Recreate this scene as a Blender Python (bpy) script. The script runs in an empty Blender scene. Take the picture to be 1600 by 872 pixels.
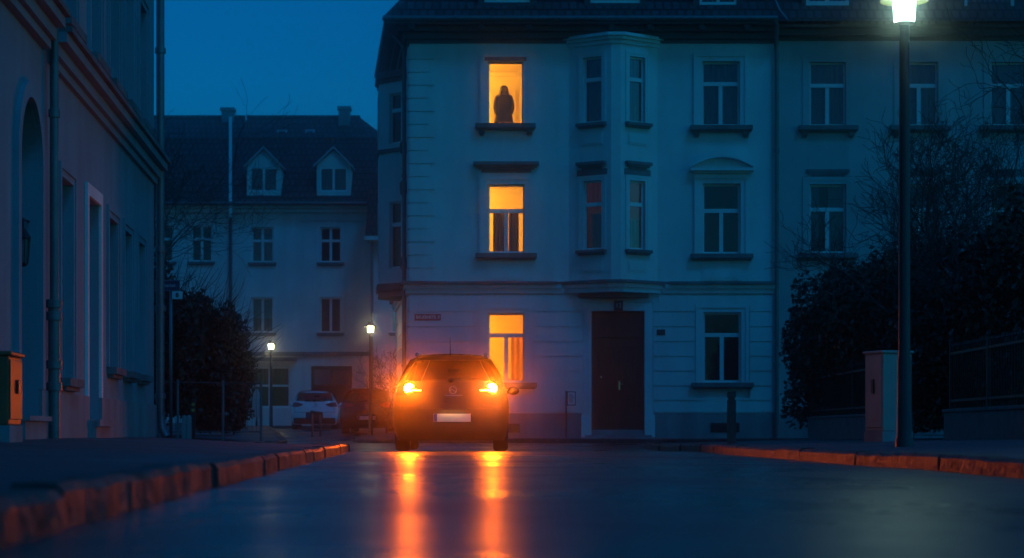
import bpy, bmesh, math, random
import numpy as np
from mathutils import Vector, Matrix

random.seed(7)
RNG = np.random.default_rng(11)
S = bpy.context.scene
COL = S.collection
FPX = 3111.1
HZ = 677.0
CAMZ = 0.27
PI = math.pi


def at(x, y, Y):
    return Vector(((x - 800) / FPX * Y, Y, CAMZ + (HZ - y) / FPX * Y))


def hgt(y, Y):
    return CAMZ + (HZ - y) / FPX * Y


def lerp(a, b, t):
    return a + (b - a) * t


def sstep(a, b, x):
    t = min(1, max(0, (x - a) / (b - a)))
    return t * t * (3 - 2 * t)


# ------------------------------------------------------------------ materials
def nt_new(name):
    m = bpy.data.materials.new(name)
    m.use_nodes = True
    nt = m.node_tree
    nt.nodes.clear()
    out = nt.nodes.new('ShaderNodeOutputMaterial')
    return m, nt, out


def N(nt, t, **kw):
    n = nt.nodes.new(t)
    for k, v in kw.items():
        if k in n.inputs:
            n.inputs[k].default_value = v
        else:
            setattr(n, k, v)
    return n


def simple(name, col, rough=.6, metal=0., var=.18, scale=4., bump=0., bscale=40., spec=.5, stretch=(1, 1, 1), coat=0.):
    m, nt, out = nt_new(name)
    p = N(nt, 'ShaderNodeBsdfPrincipled')
    p.inputs['Roughness'].default_value = rough
    p.inputs['Metallic'].default_value = metal
    p.inputs['Specular IOR Level'].default_value = spec
    p.inputs['Coat Weight'].default_value = coat
    tc = N(nt, 'ShaderNodeTexCoord')
    mp = N(nt, 'ShaderNodeMapping')
    mp.inputs['Scale'].default_value = stretch
    nt.links.new(tc.outputs['Object'], mp.inputs['Vector'])
    nz = N(nt, 'ShaderNodeTexNoise')
    nz.inputs['Scale'].default_value = scale
    nz.inputs['Detail'].default_value = 6
    nz.inputs['Roughness'].default_value = .62
    nt.links.new(mp.outputs[0], nz.inputs['Vector'])
    r = N(nt, 'ShaderNodeValToRGB')
    r.color_ramp.elements[0].position = .3
    r.color_ramp.elements[1].position = .7
    r.color_ramp.elements[0].color = (*[c * (1 - var) for c in col], 1)
    r.color_ramp.elements[1].color = (*[min(1, c * (1 + var)) for c in col], 1)
    nt.links.new(nz.outputs['Fac'], r.inputs['Fac'])
    nt.links.new(r.outputs['Color'], p.inputs['Base Color'])
    if bump:
        n2 = N(nt, 'ShaderNodeTexNoise')
        n2.inputs['Scale'].default_value = bscale
        n2.inputs['Detail'].default_value = 5
        nt.links.new(tc.outputs['Object'], n2.inputs['Vector'])
        b = N(nt, 'ShaderNodeBump')
        b.inputs['Strength'].default_value = bump
        b.inputs['Distance'].default_value = .02
        nt.links.new(n2.outputs['Fac'], b.inputs['Height'])
        nt.links.new(b.outputs['Normal'], p.inputs['Normal'])
    nt.links.new(p.outputs[0], out.inputs['Surface'])
    return m


def plaster(name, col, stain=.35):
    """painted render with rain streaks, patches and a fine grain"""
    m, nt, out = nt_new(name)
    p = N(nt, 'ShaderNodeBsdfPrincipled')
    p.inputs['Roughness'].default_value = .85
    p.inputs['Specular IOR Level'].default_value = .25
    tc = N(nt, 'ShaderNodeTexCoord')
    a = N(nt, 'ShaderNodeTexNoise')
    a.inputs['Scale'].default_value = .7
    a.inputs['Detail'].default_value = 8
    nt.links.new(tc.outputs['Object'], a.inputs['Vector'])
    mp = N(nt, 'ShaderNodeMapping')
    mp.inputs['Scale'].default_value = (2.2, 2.2, .3)
    nt.links.new(tc.outputs['Object'], mp.inputs['Vector'])
    s = N(nt, 'ShaderNodeTexNoise')
    s.inputs['Scale'].default_value = 1.1
    s.inputs['Detail'].default_value = 6
    nt.links.new(mp.outputs[0], s.inputs['Vector'])
    mul = N(nt, 'ShaderNodeMath', operation='MULTIPLY')
    nt.links.new(a.outputs['Fac'], mul.inputs[0])
    nt.links.new(s.outputs['Fac'], mul.inputs[1])
    r = N(nt, 'ShaderNodeValToRGB')
    r.color_ramp.elements[0].position = .12
    r.color_ramp.elements[1].position = .36
    r.color_ramp.elements[0].color = (*[c * (1 - stain) for c in col], 1)
    r.color_ramp.elements[1].color = (*col, 1)
    nt.links.new(mul.outputs[0], r.inputs['Fac'])
    nt.links.new(r.outputs['Color'], p.inputs['Base Color'])
    g = N(nt, 'ShaderNodeTexNoise')
    g.inputs['Scale'].default_value = 55
    g.inputs['Detail'].default_value = 4
    nt.links.new(tc.outputs['Object'], g.inputs['Vector'])
    b = N(nt, 'ShaderNodeBump')
    b.inputs['Strength'].default_value = .25
    b.inputs['Distance'].default_value = .015
    nt.links.new(g.outputs['Fac'], b.inputs['Height'])
    nt.links.new(b.outputs['Normal'], p.inputs['Normal'])
    nt.links.new(p.outputs[0], out.inputs['Surface'])
    return m


def tiles(name, col, rows=.3, wid=.24):
    """pantile roof: brick lattice along X and Z with bump"""
    m, nt, out = nt_new(name)
    p = N(nt, 'ShaderNodeBsdfPrincipled')
    p.inputs['Roughness'].default_value = .6
    tc = N(nt, 'ShaderNodeTexCoord')
    sx = N(nt, 'ShaderNodeSeparateXYZ')
    nt.links.new(tc.outputs['Object'], sx.inputs[0])
    cb = N(nt, 'ShaderNodeCombineXYZ')
    nt.links.new(sx.outputs['X'], cb.inputs['X'])
    nt.links.new(sx.outputs['Z'], cb.inputs['Y'])
    br = N(nt, 'ShaderNodeTexBrick')
    br.inputs['Scale'].default_value = 1
    br.inputs['Brick Width'].default_value = wid
    br.inputs['Row Height'].default_value = rows
    br.inputs['Mortar Size'].default_value = .05
    br.inputs['Mortar Smooth'].default_value = .6
    br.inputs['Color1'].default_value = (*[c * .7 for c in col], 1)
    br.inputs['Color2'].default_value = (*[c * 1.3 for c in col], 1)
    br.inputs['Mortar'].default_value = (*[c * .22 for c in col], 1)
    nt.links.new(cb.outputs[0], br.inputs['Vector'])
    nt.links.new(br.outputs['Color'], p.inputs['Base Color'])
    fr = N(nt, 'ShaderNodeMath', operation='DIVIDE')
    fr.inputs[1].default_value = rows
    nt.links.new(sx.outputs['Z'], fr.inputs[0])
    f2 = N(nt, 'ShaderNodeMath', operation='FRACT')
    nt.links.new(fr.outputs[0], f2.inputs[0])
    sub = N(nt, 'ShaderNodeMath', operation='SUBTRACT')
    sub.inputs[0].default_value = 1
    nt.links.new(f2.outputs[0], sub.inputs[1])
    b = N(nt, 'ShaderNodeBump')
    b.inputs['Strength'].default_value = .9
    b.inputs['Distance'].default_value = .06
    nt.links.new(sub.outputs[0], b.inputs['Height'])
    nt.links.new(b.outputs['Normal'], p.inputs['Normal'])
    nt.links.new(p.outputs[0], out.inputs['Surface'])
    return m


def glass(name, tint=(.75, .8, .82), refl=1.0, rough=.02):
    m, nt, out = nt_new(name)
    t = N(nt, 'ShaderNodeBsdfTransparent')
    t.inputs['Color'].default_value = (*tint, 1)
    g = N(nt, 'ShaderNodeBsdfGlossy')
    g.inputs['Roughness'].default_value = rough
    g.inputs['Color'].default_value = (.9, .9, .9, 1)
    fr = N(nt, 'ShaderNodeFresnel')
    fr.inputs['IOR'].default_value = 1.5
    ml = N(nt, 'ShaderNodeMath', operation='MULTIPLY')
    ml.inputs[1].default_value = refl
    nt.links.new(fr.outputs[0], ml.inputs[0])
    tc = N(nt, 'ShaderNodeTexCoord')
    nz = N(nt, 'ShaderNodeTexNoise')
    nz.inputs['Scale'].default_value = 1.6
    nt.links.new(tc.outputs['Object'], nz.inputs['Vector'])
    b = N(nt, 'ShaderNodeBump')
    b.inputs['Strength'].default_value = .08
    b.inputs['Distance'].default_value = .02
    nt.links.new(nz.outputs['Fac'], b.inputs['Height'])
    nt.links.new(b.outputs['Normal'], g.inputs['Normal'])
    mx = N(nt, 'ShaderNodeMixShader')
    nt.links.new(ml.outputs[0], mx.inputs[0])
    nt.links.new(t.outputs[0], mx.inputs[1])
    nt.links.new(g.outputs[0], mx.inputs[2])
    nt.links.new(mx.outputs[0], out.inputs['Surface'])
    return m


def emit(name, col, strength):
    m, nt, out = nt_new(name)
    e = N(nt, 'ShaderNodeEmission')
    e.inputs['Color'].default_value = (*col, 1)
    e.inputs['Strength'].default_value = strength
    nt.links.new(e.outputs[0], out.inputs['Surface'])
    return m


def asphalt(name, col=(.035, .037, .04), rough=(.26, .5), scale=1.0, bump=.35, coat=0.):
    """damp asphalt: roughness varies in long patches, fine stone grain in the bump"""
    m, nt, out = nt_new(name)
    p = N(nt, 'ShaderNodeBsdfPrincipled')
    tc = N(nt, 'ShaderNodeTexCoord')
    a = N(nt, 'ShaderNodeTexNoise')
    a.inputs['Scale'].default_value = .45 * scale
    a.inputs['Detail'].default_value = 7
    a.inputs['Roughness'].default_value = .6
    mp = N(nt, 'ShaderNodeMapping')
    mp.inputs['Scale'].default_value = (1, .55, 1)
    nt.links.new(tc.outputs['Object'], mp.inputs['Vector'])
    nt.links.new(mp.outputs[0], a.inputs['Vector'])
    r = N(nt, 'ShaderNodeMapRange')
    r.inputs['From Min'].default_value = .35
    r.inputs['From Max'].default_value = .65
    r.inputs['To Min'].default_value = rough[0]
    r.inputs['To Max'].default_value = rough[1]
    nt.links.new(a.outputs['Fac'], r.inputs['Value'])
    nt.links.new(r.outputs[0], p.inputs['Roughness'])
    g = N(nt, 'ShaderNodeTexNoise')
    g.inputs['Scale'].default_value = 70
    g.inputs['Detail'].default_value = 3
    nt.links.new(tc.outputs['Object'], g.inputs['Vector'])
    rp = N(nt, 'ShaderNodeValToRGB')
    rp.color_ramp.elements[0].position = .3
    rp.color_ramp.elements[1].position = .75
    rp.color_ramp.elements[0].color = (*[c * .55 for c in col], 1)
    rp.color_ramp.elements[1].color = (*[c * 1.7 for c in col], 1)
    nt.links.new(g.outputs['Fac'], rp.inputs['Fac'])
    nt.links.new(rp.outputs[0], p.inputs['Base Color'])
    b = N(nt, 'ShaderNodeBump')
    b.inputs['Strength'].default_value = bump
    b.inputs['Distance'].default_value = .006
    nt.links.new(g.outputs['Fac'], b.inputs['Height'])
    w = N(nt, 'ShaderNodeTexNoise')
    w.inputs['Scale'].default_value = 1.3
    w.inputs['Detail'].default_value = 3
    mw = N(nt, 'ShaderNodeMapping')
    mw.inputs['Scale'].default_value = (.35, 1.0, 1)
    nt.links.new(tc.outputs['Object'], mw.inputs['Vector'])
    nt.links.new(mw.outputs[0], w.inputs['Vector'])
    b2 = N(nt, 'ShaderNodeBump')
    b2.inputs['Strength'].default_value = .8
    b2.inputs['Distance'].default_value = .03
    nt.links.new(w.outputs['Fac'], b2.inputs['Height'])
    nt.links.new(b2.outputs['Normal'], b.inputs['Normal'])
    nt.links.new(b.outputs['Normal'], p.inputs['Normal'])
    if coat:
        p.inputs['Coat Weight'].default_value = coat
        p.inputs['Coat Roughness'].default_value = .27
        nt.links.new(b2.outputs['Normal'], p.inputs['Coat Normal'])
    nt.links.new(p.outputs[0], out.inputs['Surface'])
    return m


M = {}
M['facade'] = plaster('cream_render', (.73, .71, .68), .16)
M['trim'] = plaster('trim_render', (.76, .74, .71), .16)
M['plinth'] = plaster('grey_plinth', (.30, .30, .31), .4)
M['facade_dim'] = plaster('weathered_render', (.47, .48, .47), .22)
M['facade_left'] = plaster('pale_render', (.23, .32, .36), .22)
M['facade_back'] = plaster('old_render', (.72, .70, .66), .2)
M['ledge'] = plaster('dark_ledge', (.20, .20, .20), .5)  # sills, hoods and ledges coloured far darker than the walls
M['roof'] = tiles('dark_pantiles', (.075, .07, .07))
M['roof_red'] = tiles('red_pantiles', (.12, .055, .045))
M['eave'] = simple('dark_eave_paint', (.06, .06, .065), .6)
M['white_frame'] = simple('white_window_paint', (.72, .72, .70), .4, var=.08)
M['grey_frame'] = simple('grey_window_paint', (.35, .36, .38), .45, var=.1)
M['dark_frame'] = simple('dark_window_paint', (.10, .10, .11), .45, var=.1)
M['pane'] = glass('window_glass')
M['interior'] = simple('interior_paint', (.10, .10, .10), .9)
M['room'] = simple('warm_wallpaper', (.80, .66, .44), .9, var=.04, scale=2)
M['room_trim'] = simple('room_door_paint', (.72, .55, .33), .6, var=.05)
M['curtain_blue'] = simple('grey_net_curtain', (.40, .42, .46), .9, var=.15, scale=9, stretch=(3, 3, .3))
M['curtain_red'] = simple('rust_curtain', (.55, .16, .08), .9, var=.2, scale=9, stretch=(3, 3, .3))
M['curtain_brown'] = simple('brown_curtain', (.22, .10, .05), .9, var=.25, scale=9, stretch=(3, 3, .3))
M['curtain_orange'] = simple('ochre_curtain', (.85, .45, .12), .9, var=.1, scale=9, stretch=(3, 3, .3))
M['door'] = simple('dark_oak', (.062, .026, .016), .42, var=.35, scale=3, stretch=(9, 9, .6), bump=.15)
M['brass'] = simple('brass', (.75, .58, .28), .3, 1.)
M['steel'] = simple('zinc_pipe', (.16, .17, .18), .5, .6)
M['pole'] = simple('lamp_pole_paint', (.03, .035, .035), .38, .2, bump=.1)
M['canopy'] = simple('lamp_canopy_enamel', (.10, .085, .045), .5)
M['lamp'] = emit('lamp_glass', (.60, 1., .74), 26.)
M['lamp_far'] = emit('lamp_glass_small', (1., .88, .50), 20.)
M['asphalt'] = asphalt('damp_asphalt', (.026, .028, .031), (.17, .46), 1.0, .5, coat=.16)
M['paving'] = asphalt('pavement_asphalt', (.055, .056, .058), (.45, .7), 1.6, .6)
M['kerb'] = simple('kerb_granite', (.055, .050, .046), .46, var=.85, scale=6, bump=1., bscale=15, spec=.15)
M['joint'] = simple('kerb_joint', (.03, .03, .03), .9)
M['leaf'] = simple('hedge_leaf', (.020, .036, .014), .5, var=.5, scale=1.3)
M['leaf_dark'] = simple('laurel_leaf', (.015, .028, .013), .45, var=.5, scale=1.3)
M['bark'] = simple('bark', (.055, .045, .038), .85, var=.35, scale=14, bump=.5)
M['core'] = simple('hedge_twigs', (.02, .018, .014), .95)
M['stone'] = simple('garden_wall_stone', (.16, .155, .15), .85, var=.35, scale=5, bump=.5)
M['iron'] = simple('black_iron', (.025, .026, .028), .45, .3)
M['cabinet'] = simple('cabinet_plastic', (.27, .29, .26), .55, var=.12, scale=3, bump=.1)
M['cabinet_lampglow'] = simple('lampglow_cabinet', (.33, .085, .03), .5, var=.2, scale=3, bump=.1)  # orange glow of the car lamps put into the cabinet's colour
M['wood'] = simple('weathered_post', (.09, .07, .055), .8, var=.35, scale=6, stretch=(6, 6, .7), bump=.4)
M['tyre'] = simple('tyre_rubber', (.02, .02, .02), .8, bump=.3)
M['rim'] = simple('alloy_rim', (.45, .46, .48), .3, .9)
M['plastic'] = simple('black_plastic', (.018, .018, .019), .5, bump=.1, bscale=90)
M['paint_dark'] = simple('charcoal_paint', (.022, .020, .022), .42, .3, var=.06, coat=.25)
M['paint_white'] = simple('white_paint', (.72, .72, .74), .3, 0, var=.05, coat=.6)
M['paint_navy'] = simple('black_car_paint', (.022, .022, .028), .25, .4, var=.06, coat=.8)
M['car_glass'] = glass('car_glass', (.78, .80, .80), 1.0, .03)
M['seat'] = simple('seat_cloth', (.03, .03, .033), .9)
M['red_lens'] = simple('red_lens', (.32, .015, .01), .15, coat=1.)
M['amber_lit'] = emit('amber_indicator_lit', (1., .13, .005), 840.)
M['amber_soft'] = emit('amber_tail_lit', (1., .2, .02), 60.)
M['chrome'] = simple('chrome', (.75, .75, .76), .18, 1.)
M['plate'] = simple('plate_white', (.78, .76, .70), .5, var=.05)
M['plate_blue'] = simple('plate_blue', (.03, .07, .35), .5)
M['sign_red'] = simple('sign_enamel_dark_red', (.34, .02, .03), .35)
M['sign_blue'] = simple('sign_enamel_dark', (.02, .035, .09), .35)
M['sign_white'] = simple('sign_white', (.70, .70, .70), .45)
M['cloth_dark'] = simple('dark_coat', (.010, .008, .011), .85, bump=.2)
M['hair'] = simple('dark_hair', (.02, .013, .01), .6)
M['skin'] = simple('skin', (.45, .27, .19), .55)
M['reflector'] = simple('amber_reflector', (.85, .30, .06), .25, coat=1.)
M['parasol'] = simple('pale_canvas', (.62, .42, .38), .85, bump=.2)
M['soil'] = simple('garden_soil', (.03, .025, .018), .95, bump=.6)


for k_ in ('curtain_red', 'curtain_orange'):
    nt_ = M[k_].node_tree
    p_ = [n for n in nt_.nodes if n.type == 'BSDF_PRINCIPLED'][0]
    o_ = [n for n in nt_.nodes if n.type == 'OUTPUT_MATERIAL'][0]
    r_ = [n for n in nt_.nodes if n.type == 'VALTORGB'][0]
    t_ = nt_.nodes.new('ShaderNodeBsdfTranslucent')
    x_ = nt_.nodes.new('ShaderNodeMixShader')
    x_.inputs[0].default_value = .5
    nt_.links.new(r_.outputs['Color'], t_.inputs['Color'])
    nt_.links.new(p_.outputs[0], x_.inputs[1])
    nt_.links.new(t_.outputs[0], x_.inputs[2])
    nt_.links.new(x_.outputs[0], o_.inputs['Surface'])


# ------------------------------------------------------------------ mesh builder
class F:
    """facade frame: u along the wall, v up, n outward"""

    def __init__(s, o, u, n=None):
        s.o = Vector(o)
        s.u = Vector((u[0], u[1], 0)).normalized()
        s.n = Vector((s.u.y, -s.u.x, 0)) if n is None else Vector(n).normalized()

    def p(s, u, v, n=0):
        q = s.o + s.u * u + s.n * n
        return Vector((q.x, q.y, v))


class MB:
    def __init__(s):
        s.v = []
        s.f = []
        s.m = []

    def add(s, vs, fs, mi=0):
        b = len(s.v)
        s.v += [tuple(x) for x in vs]
        for f in fs:
            s.f.append([b + i for i in f])
            s.m.append(mi)
        return s

    def box(s, x0, x1, y0, y1, z0, z1, mi=0):
        vs = [(x, y, z) for z in (z0, z1) for y in (y0, y1) for x in (x0, x1)]
        return s.add(vs, [(0, 2, 3, 1), (4, 5, 7, 6), (0, 1, 5, 4), (2, 6, 7, 3), (0, 4, 6, 2), (1, 3, 7, 5)], mi)

    def fbox(s, fr, u0, u1, v0, v1, n0, n1, mi=0):
        vs = [fr.p(u, v, n) for n in (n0, n1) for v in (v0, v1) for u in (u0, u1)]
        return s.add(vs, [(0, 2, 3, 1), (4, 5, 7, 6), (0, 1, 5, 4), (2, 6, 7, 3), (0, 4, 6, 2), (1, 3, 7, 5)], mi)

    def prism(s, pts, z0, z1, mi=0):
        n = len(pts)
        vs = [(p[0], p[1], z0) for p in pts] + [(p[0], p[1], z1) for p in pts]
        fs = [tuple(range(n - 1, -1, -1)), tuple(range(n, 2 * n))]
        fs += [(i, (i + 1) % n, n + (i + 1) % n, n + i) for i in range(n)]
        return s.add(vs, fs, mi)

    def fprism(s, fr, pts, n0, n1, mi=0):
        """polygon in (u,v) extruded along n"""
        n = len(pts)
        vs = [fr.p(p[0], p[1], n0) for p in pts] + [fr.p(p[0], p[1], n1) for p in pts]
        fs = [tuple(range(n - 1, -1, -1)), tuple(range(n, 2 * n))]
        fs += [(i, (i + 1) % n, n + (i + 1) % n, n + i) for i in range(n)]
        return s.add(vs, fs, mi)

    def tube(s, pts, rad, seg=8, mi=0, cap=True):
        pts = [Vector(p) for p in pts]
        n = len(pts)
        if not hasattr(rad, '__len__'):
            rad = [rad] * n
        rings = []
        up = Vector((0, 0, 1))
        prev = None
        for i, p in enumerate(pts):
            d = (pts[min(i + 1, n - 1)] - pts[max(i - 1, 0)])
            if d.length < 1e-9:
                d = Vector((0, 0, 1))
            d.normalize()
            if prev is None:
                a = d.cross(up if abs(d.z) < .9 else Vector((1, 0, 0))).normalized()
            else:
                a = (prev - d * prev.dot(d))
                a = a.normalized() if a.length > 1e-6 else d.orthogonal().normalized()
            prev = a
            b = d.cross(a)
            rings.append([p + (a * math.cos(2 * PI * k / seg) + b * math.sin(2 * PI * k / seg)) * rad[i] for k in range(seg)])
        vs = [q for r in rings for q in r]
        fs = []
        for i in range(n - 1):
            for k in range(seg):
                k2 = (k + 1) % seg
                fs.append((i * seg + k, i * seg + k2, (i + 1) * seg + k2, (i + 1) * seg + k))
        if cap:
            fs.append(tuple(range(seg - 1, -1, -1)))
            fs.append(tuple((n - 1) * seg + k for k in range(seg)))
        return s.add(vs, fs, mi)

    def lathe(s, prof, c=(0, 0, 0), axis='z', seg=24, mi=0):
        """prof: list of (r, h)"""
        vs = []
        for r, h in prof:
            for k in range(seg):
                a = 2 * PI * k / seg
                if axis == 'z':
                    vs.append((c[0] + r * math.cos(a), c[1] + r * math.sin(a), c[2] + h))
                elif axis == 'x':
                    vs.append((c[0] + h, c[1] + r * math.cos(a), c[2] + r * math.sin(a)))
                else:
                    vs.append((c[0] + r * math.cos(a), c[1] + h, c[2] + r * math.sin(a)))
        fs = []
        for i in range(len(prof) - 1):
            for k in range(seg):
                k2 = (k + 1) % seg
                fs.append((i * seg + k, i * seg + k2, (i + 1) * seg + k2, (i + 1) * seg + k))
        return s.add(vs, fs, mi)

    def grid(s, P, mi=0, skip=None):
        """P[i][j] points"""
        ni, nj = len(P), len(P[0])
        vs = [p for r in P for p in r]
        fs = []
        for i in range(ni - 1):
            for j in range(nj - 1):
                if skip and skip(i, j):
                    continue
                fs.append((i * nj + j, i * nj + j + 1, (i + 1) * nj + j + 1, (i + 1) * nj + j))
        return s.add(vs, fs, mi)

    def build(s, name, mat, parent=None, smooth=False, local=False, weld=False, recalc=True, bevel=0, autos=None):
        me = bpy.data.meshes.new(name)
        off = Vector((0, 0, 0))
        if parent is not None and not local:
            off = root_loc(parent)
        me.from_pydata([(v[0] - off.x, v[1] - off.y, v[2] - off.z) for v in s.v], [], s.f)
        mats = mat if isinstance(mat, (list, tuple)) else [mat]
        for m in mats:
            me.materials.append(m)
        if len(mats) > 1:
            me.polygons.foreach_set('material_index', s.m)
        if weld or recalc:
            bm = bmesh.new()
            bm.from_mesh(me)
            if weld:
                bmesh.ops.remove_doubles(bm, verts=bm.verts, dist=1e-4)
            if recalc:
                bmesh.ops.recalc_face_normals(bm, faces=bm.faces)
            bm.to_mesh(me)
            bm.free()
        if smooth:
            me.polygons.foreach_set('use_smooth', [True] * len(me.polygons))
        o = bpy.data.objects.new(name, me)
        COL.objects.link(o)
        if parent is not None:
            o.parent = parent
        if bevel:
            b = o.modifiers.new('bevel', 'BEVEL')
            b.width = bevel
            b.segments = 2
            b.limit_method = 'ANGLE'
        if smooth and autos:
            try:
                me.set_sharp_from_angle(angle=math.radians(autos))
            except Exception:
                pass
        return o


def root_loc(o):
    while o.parent is not None:
        o = o.parent
    return o.location.copy()


def tag(o, label, cat, group=None):
    o['label'] = label
    o['category'] = cat
    if group:
        o['group'] = group
    return o


def thing(name, label, cat, loc, group=None, rotz=0):
    o = bpy.data.objects.new(name, None)
    COL.objects.link(o)
    o.location = loc
    o.rotation_euler = (0, 0, rotz)
    o.empty_display_size = .3
    return tag(o, label, cat, group)


def struct(o, kind='structure'):
    o['kind'] = kind
    return o


def text_mesh(body, size, fr, u, v, n, mat, parent, name='lettering', bold=0., sx=1.):
    cu = bpy.data.curves.new('txt', 'FONT')
    cu.body = body
    cu.size = size
    cu.align_x = 'CENTER'
    cu.align_y = 'CENTER'
    cu.extrude = .002
    cu.offset = bold
    ob = bpy.data.objects.new('txt', cu)
    COL.objects.link(ob)
    dg = bpy.context.evaluated_depsgraph_get()
    me = bpy.data.meshes.new_from_object(ob.evaluated_get(dg))
    bpy.data.objects.remove(ob)
    off = root_loc(parent)
    for w in me.vertices:
        q = fr.p(u + w.co.x * sx, v + w.co.y, n + w.co.z)
        w.co = q - off
    me.materials.clear()
    me.materials.append(mat)
    o = bpy.data.objects.new(name, me)
    COL.objects.link(o)
    o.parent = parent
    return o


# ------------------------------------------------------------------ facade helpers
def wall_panel(mb, fr, u0, u1, v0, v1, holes, n=0., th=.3, mi=0):
    us = sorted(set([u0, u1] + [h[0] for h in holes] + [h[1] for h in holes]))
    vs = sorted(set([v0, v1] + [h[2] for h in holes] + [h[3] for h in holes]))
    us = [u for u in us if u0 - 1e-6 <= u <= u1 + 1e-6]
    vs = [v for v in vs if v0 - 1e-6 <= v <= v1 + 1e-6]

    def inh(u, v):
        return any(h[0] < u < h[1] and h[2] < v < h[3] for h in holes)
    for nn in (n, n - th):
        P = [[fr.p(u, v, nn) for u in us] for v in vs]
        mb.grid(P, mi, skip=lambda i, j: inh((us[j] + us[j + 1]) / 2, (vs[i] + vs[i + 1]) / 2))
    for a, b, c, d in list(holes) + [(u0, u1, v0, v1)]:
        q = [(a, c), (b, c), (b, d), (a, d)]
        for i in range(4):
            p, r = q[i], q[(i + 1) % 4]
            mb.add([fr.p(*p, n), fr.p(*r, n), fr.p(*r, n - th), fr.p(*p, n - th)], [(0, 1, 2, 3)], mi)


def bands(mb, fr, u0, u1, vlist, holes, n0, n1, gap=.025, mi=0):
    """rustication: proud courses between grooves, cut by the openings"""
    for va, vb in zip(vlist[:-1], vlist[1:]):
        a, b = va + gap / 2, vb - gap / 2
        cuts = sorted([(max(a, h[2]), min(b, h[3])) for h in holes if h[2] < b and h[3] > a])
        vsx = sorted(set([a, b] + [c for q in cuts for c in q]))
        for c0, c1 in zip(vsx[:-1], vsx[1:]):
            if c1 - c0 < .004:
                continue
            mid = (c0 + c1) / 2
            seg = [(u0, u1)]
            for h in holes:
                if h[2] < mid < h[3]:
                    ns = []
                    for s0, s1 in seg:
                        if h[1] <= s0 or h[0] >= s1:
                            ns.append((s0, s1))
                        else:
                            if h[0] > s0:
                                ns.append((s0, h[0]))
                            if h[1] < s1:
                                ns.append((h[1], s1))
                    seg = ns
            for s0, s1 in seg:
                if s1 - s0 > .01:
                    mb.fbox(fr, s0, s1, c0, c1, n0, n1, mi)


def curtain(fr, u0, u1, v0, v1, n, mat, parent, amp=.03, wl=.16, ph=0.):
    mb = MB()
    k = max(8, int((u1 - u0) / wl * 8))
    P = []
    for j in range(5):
        v = lerp(v0, v1, j / 4)
        row = []
        for i in range(k + 1):
            u = lerp(u0, u1, i / k)
            row.append(fr.p(u, v, n + amp * math.sin(2 * PI * u / wl + ph + .6 * math.sin(u * 9)) * (1.15 - .3 * j / 4)))
        P.append(row)
    mb.grid(P)
    return mb.build('curtain', mat, parent, smooth=True, recalc=False)


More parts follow.
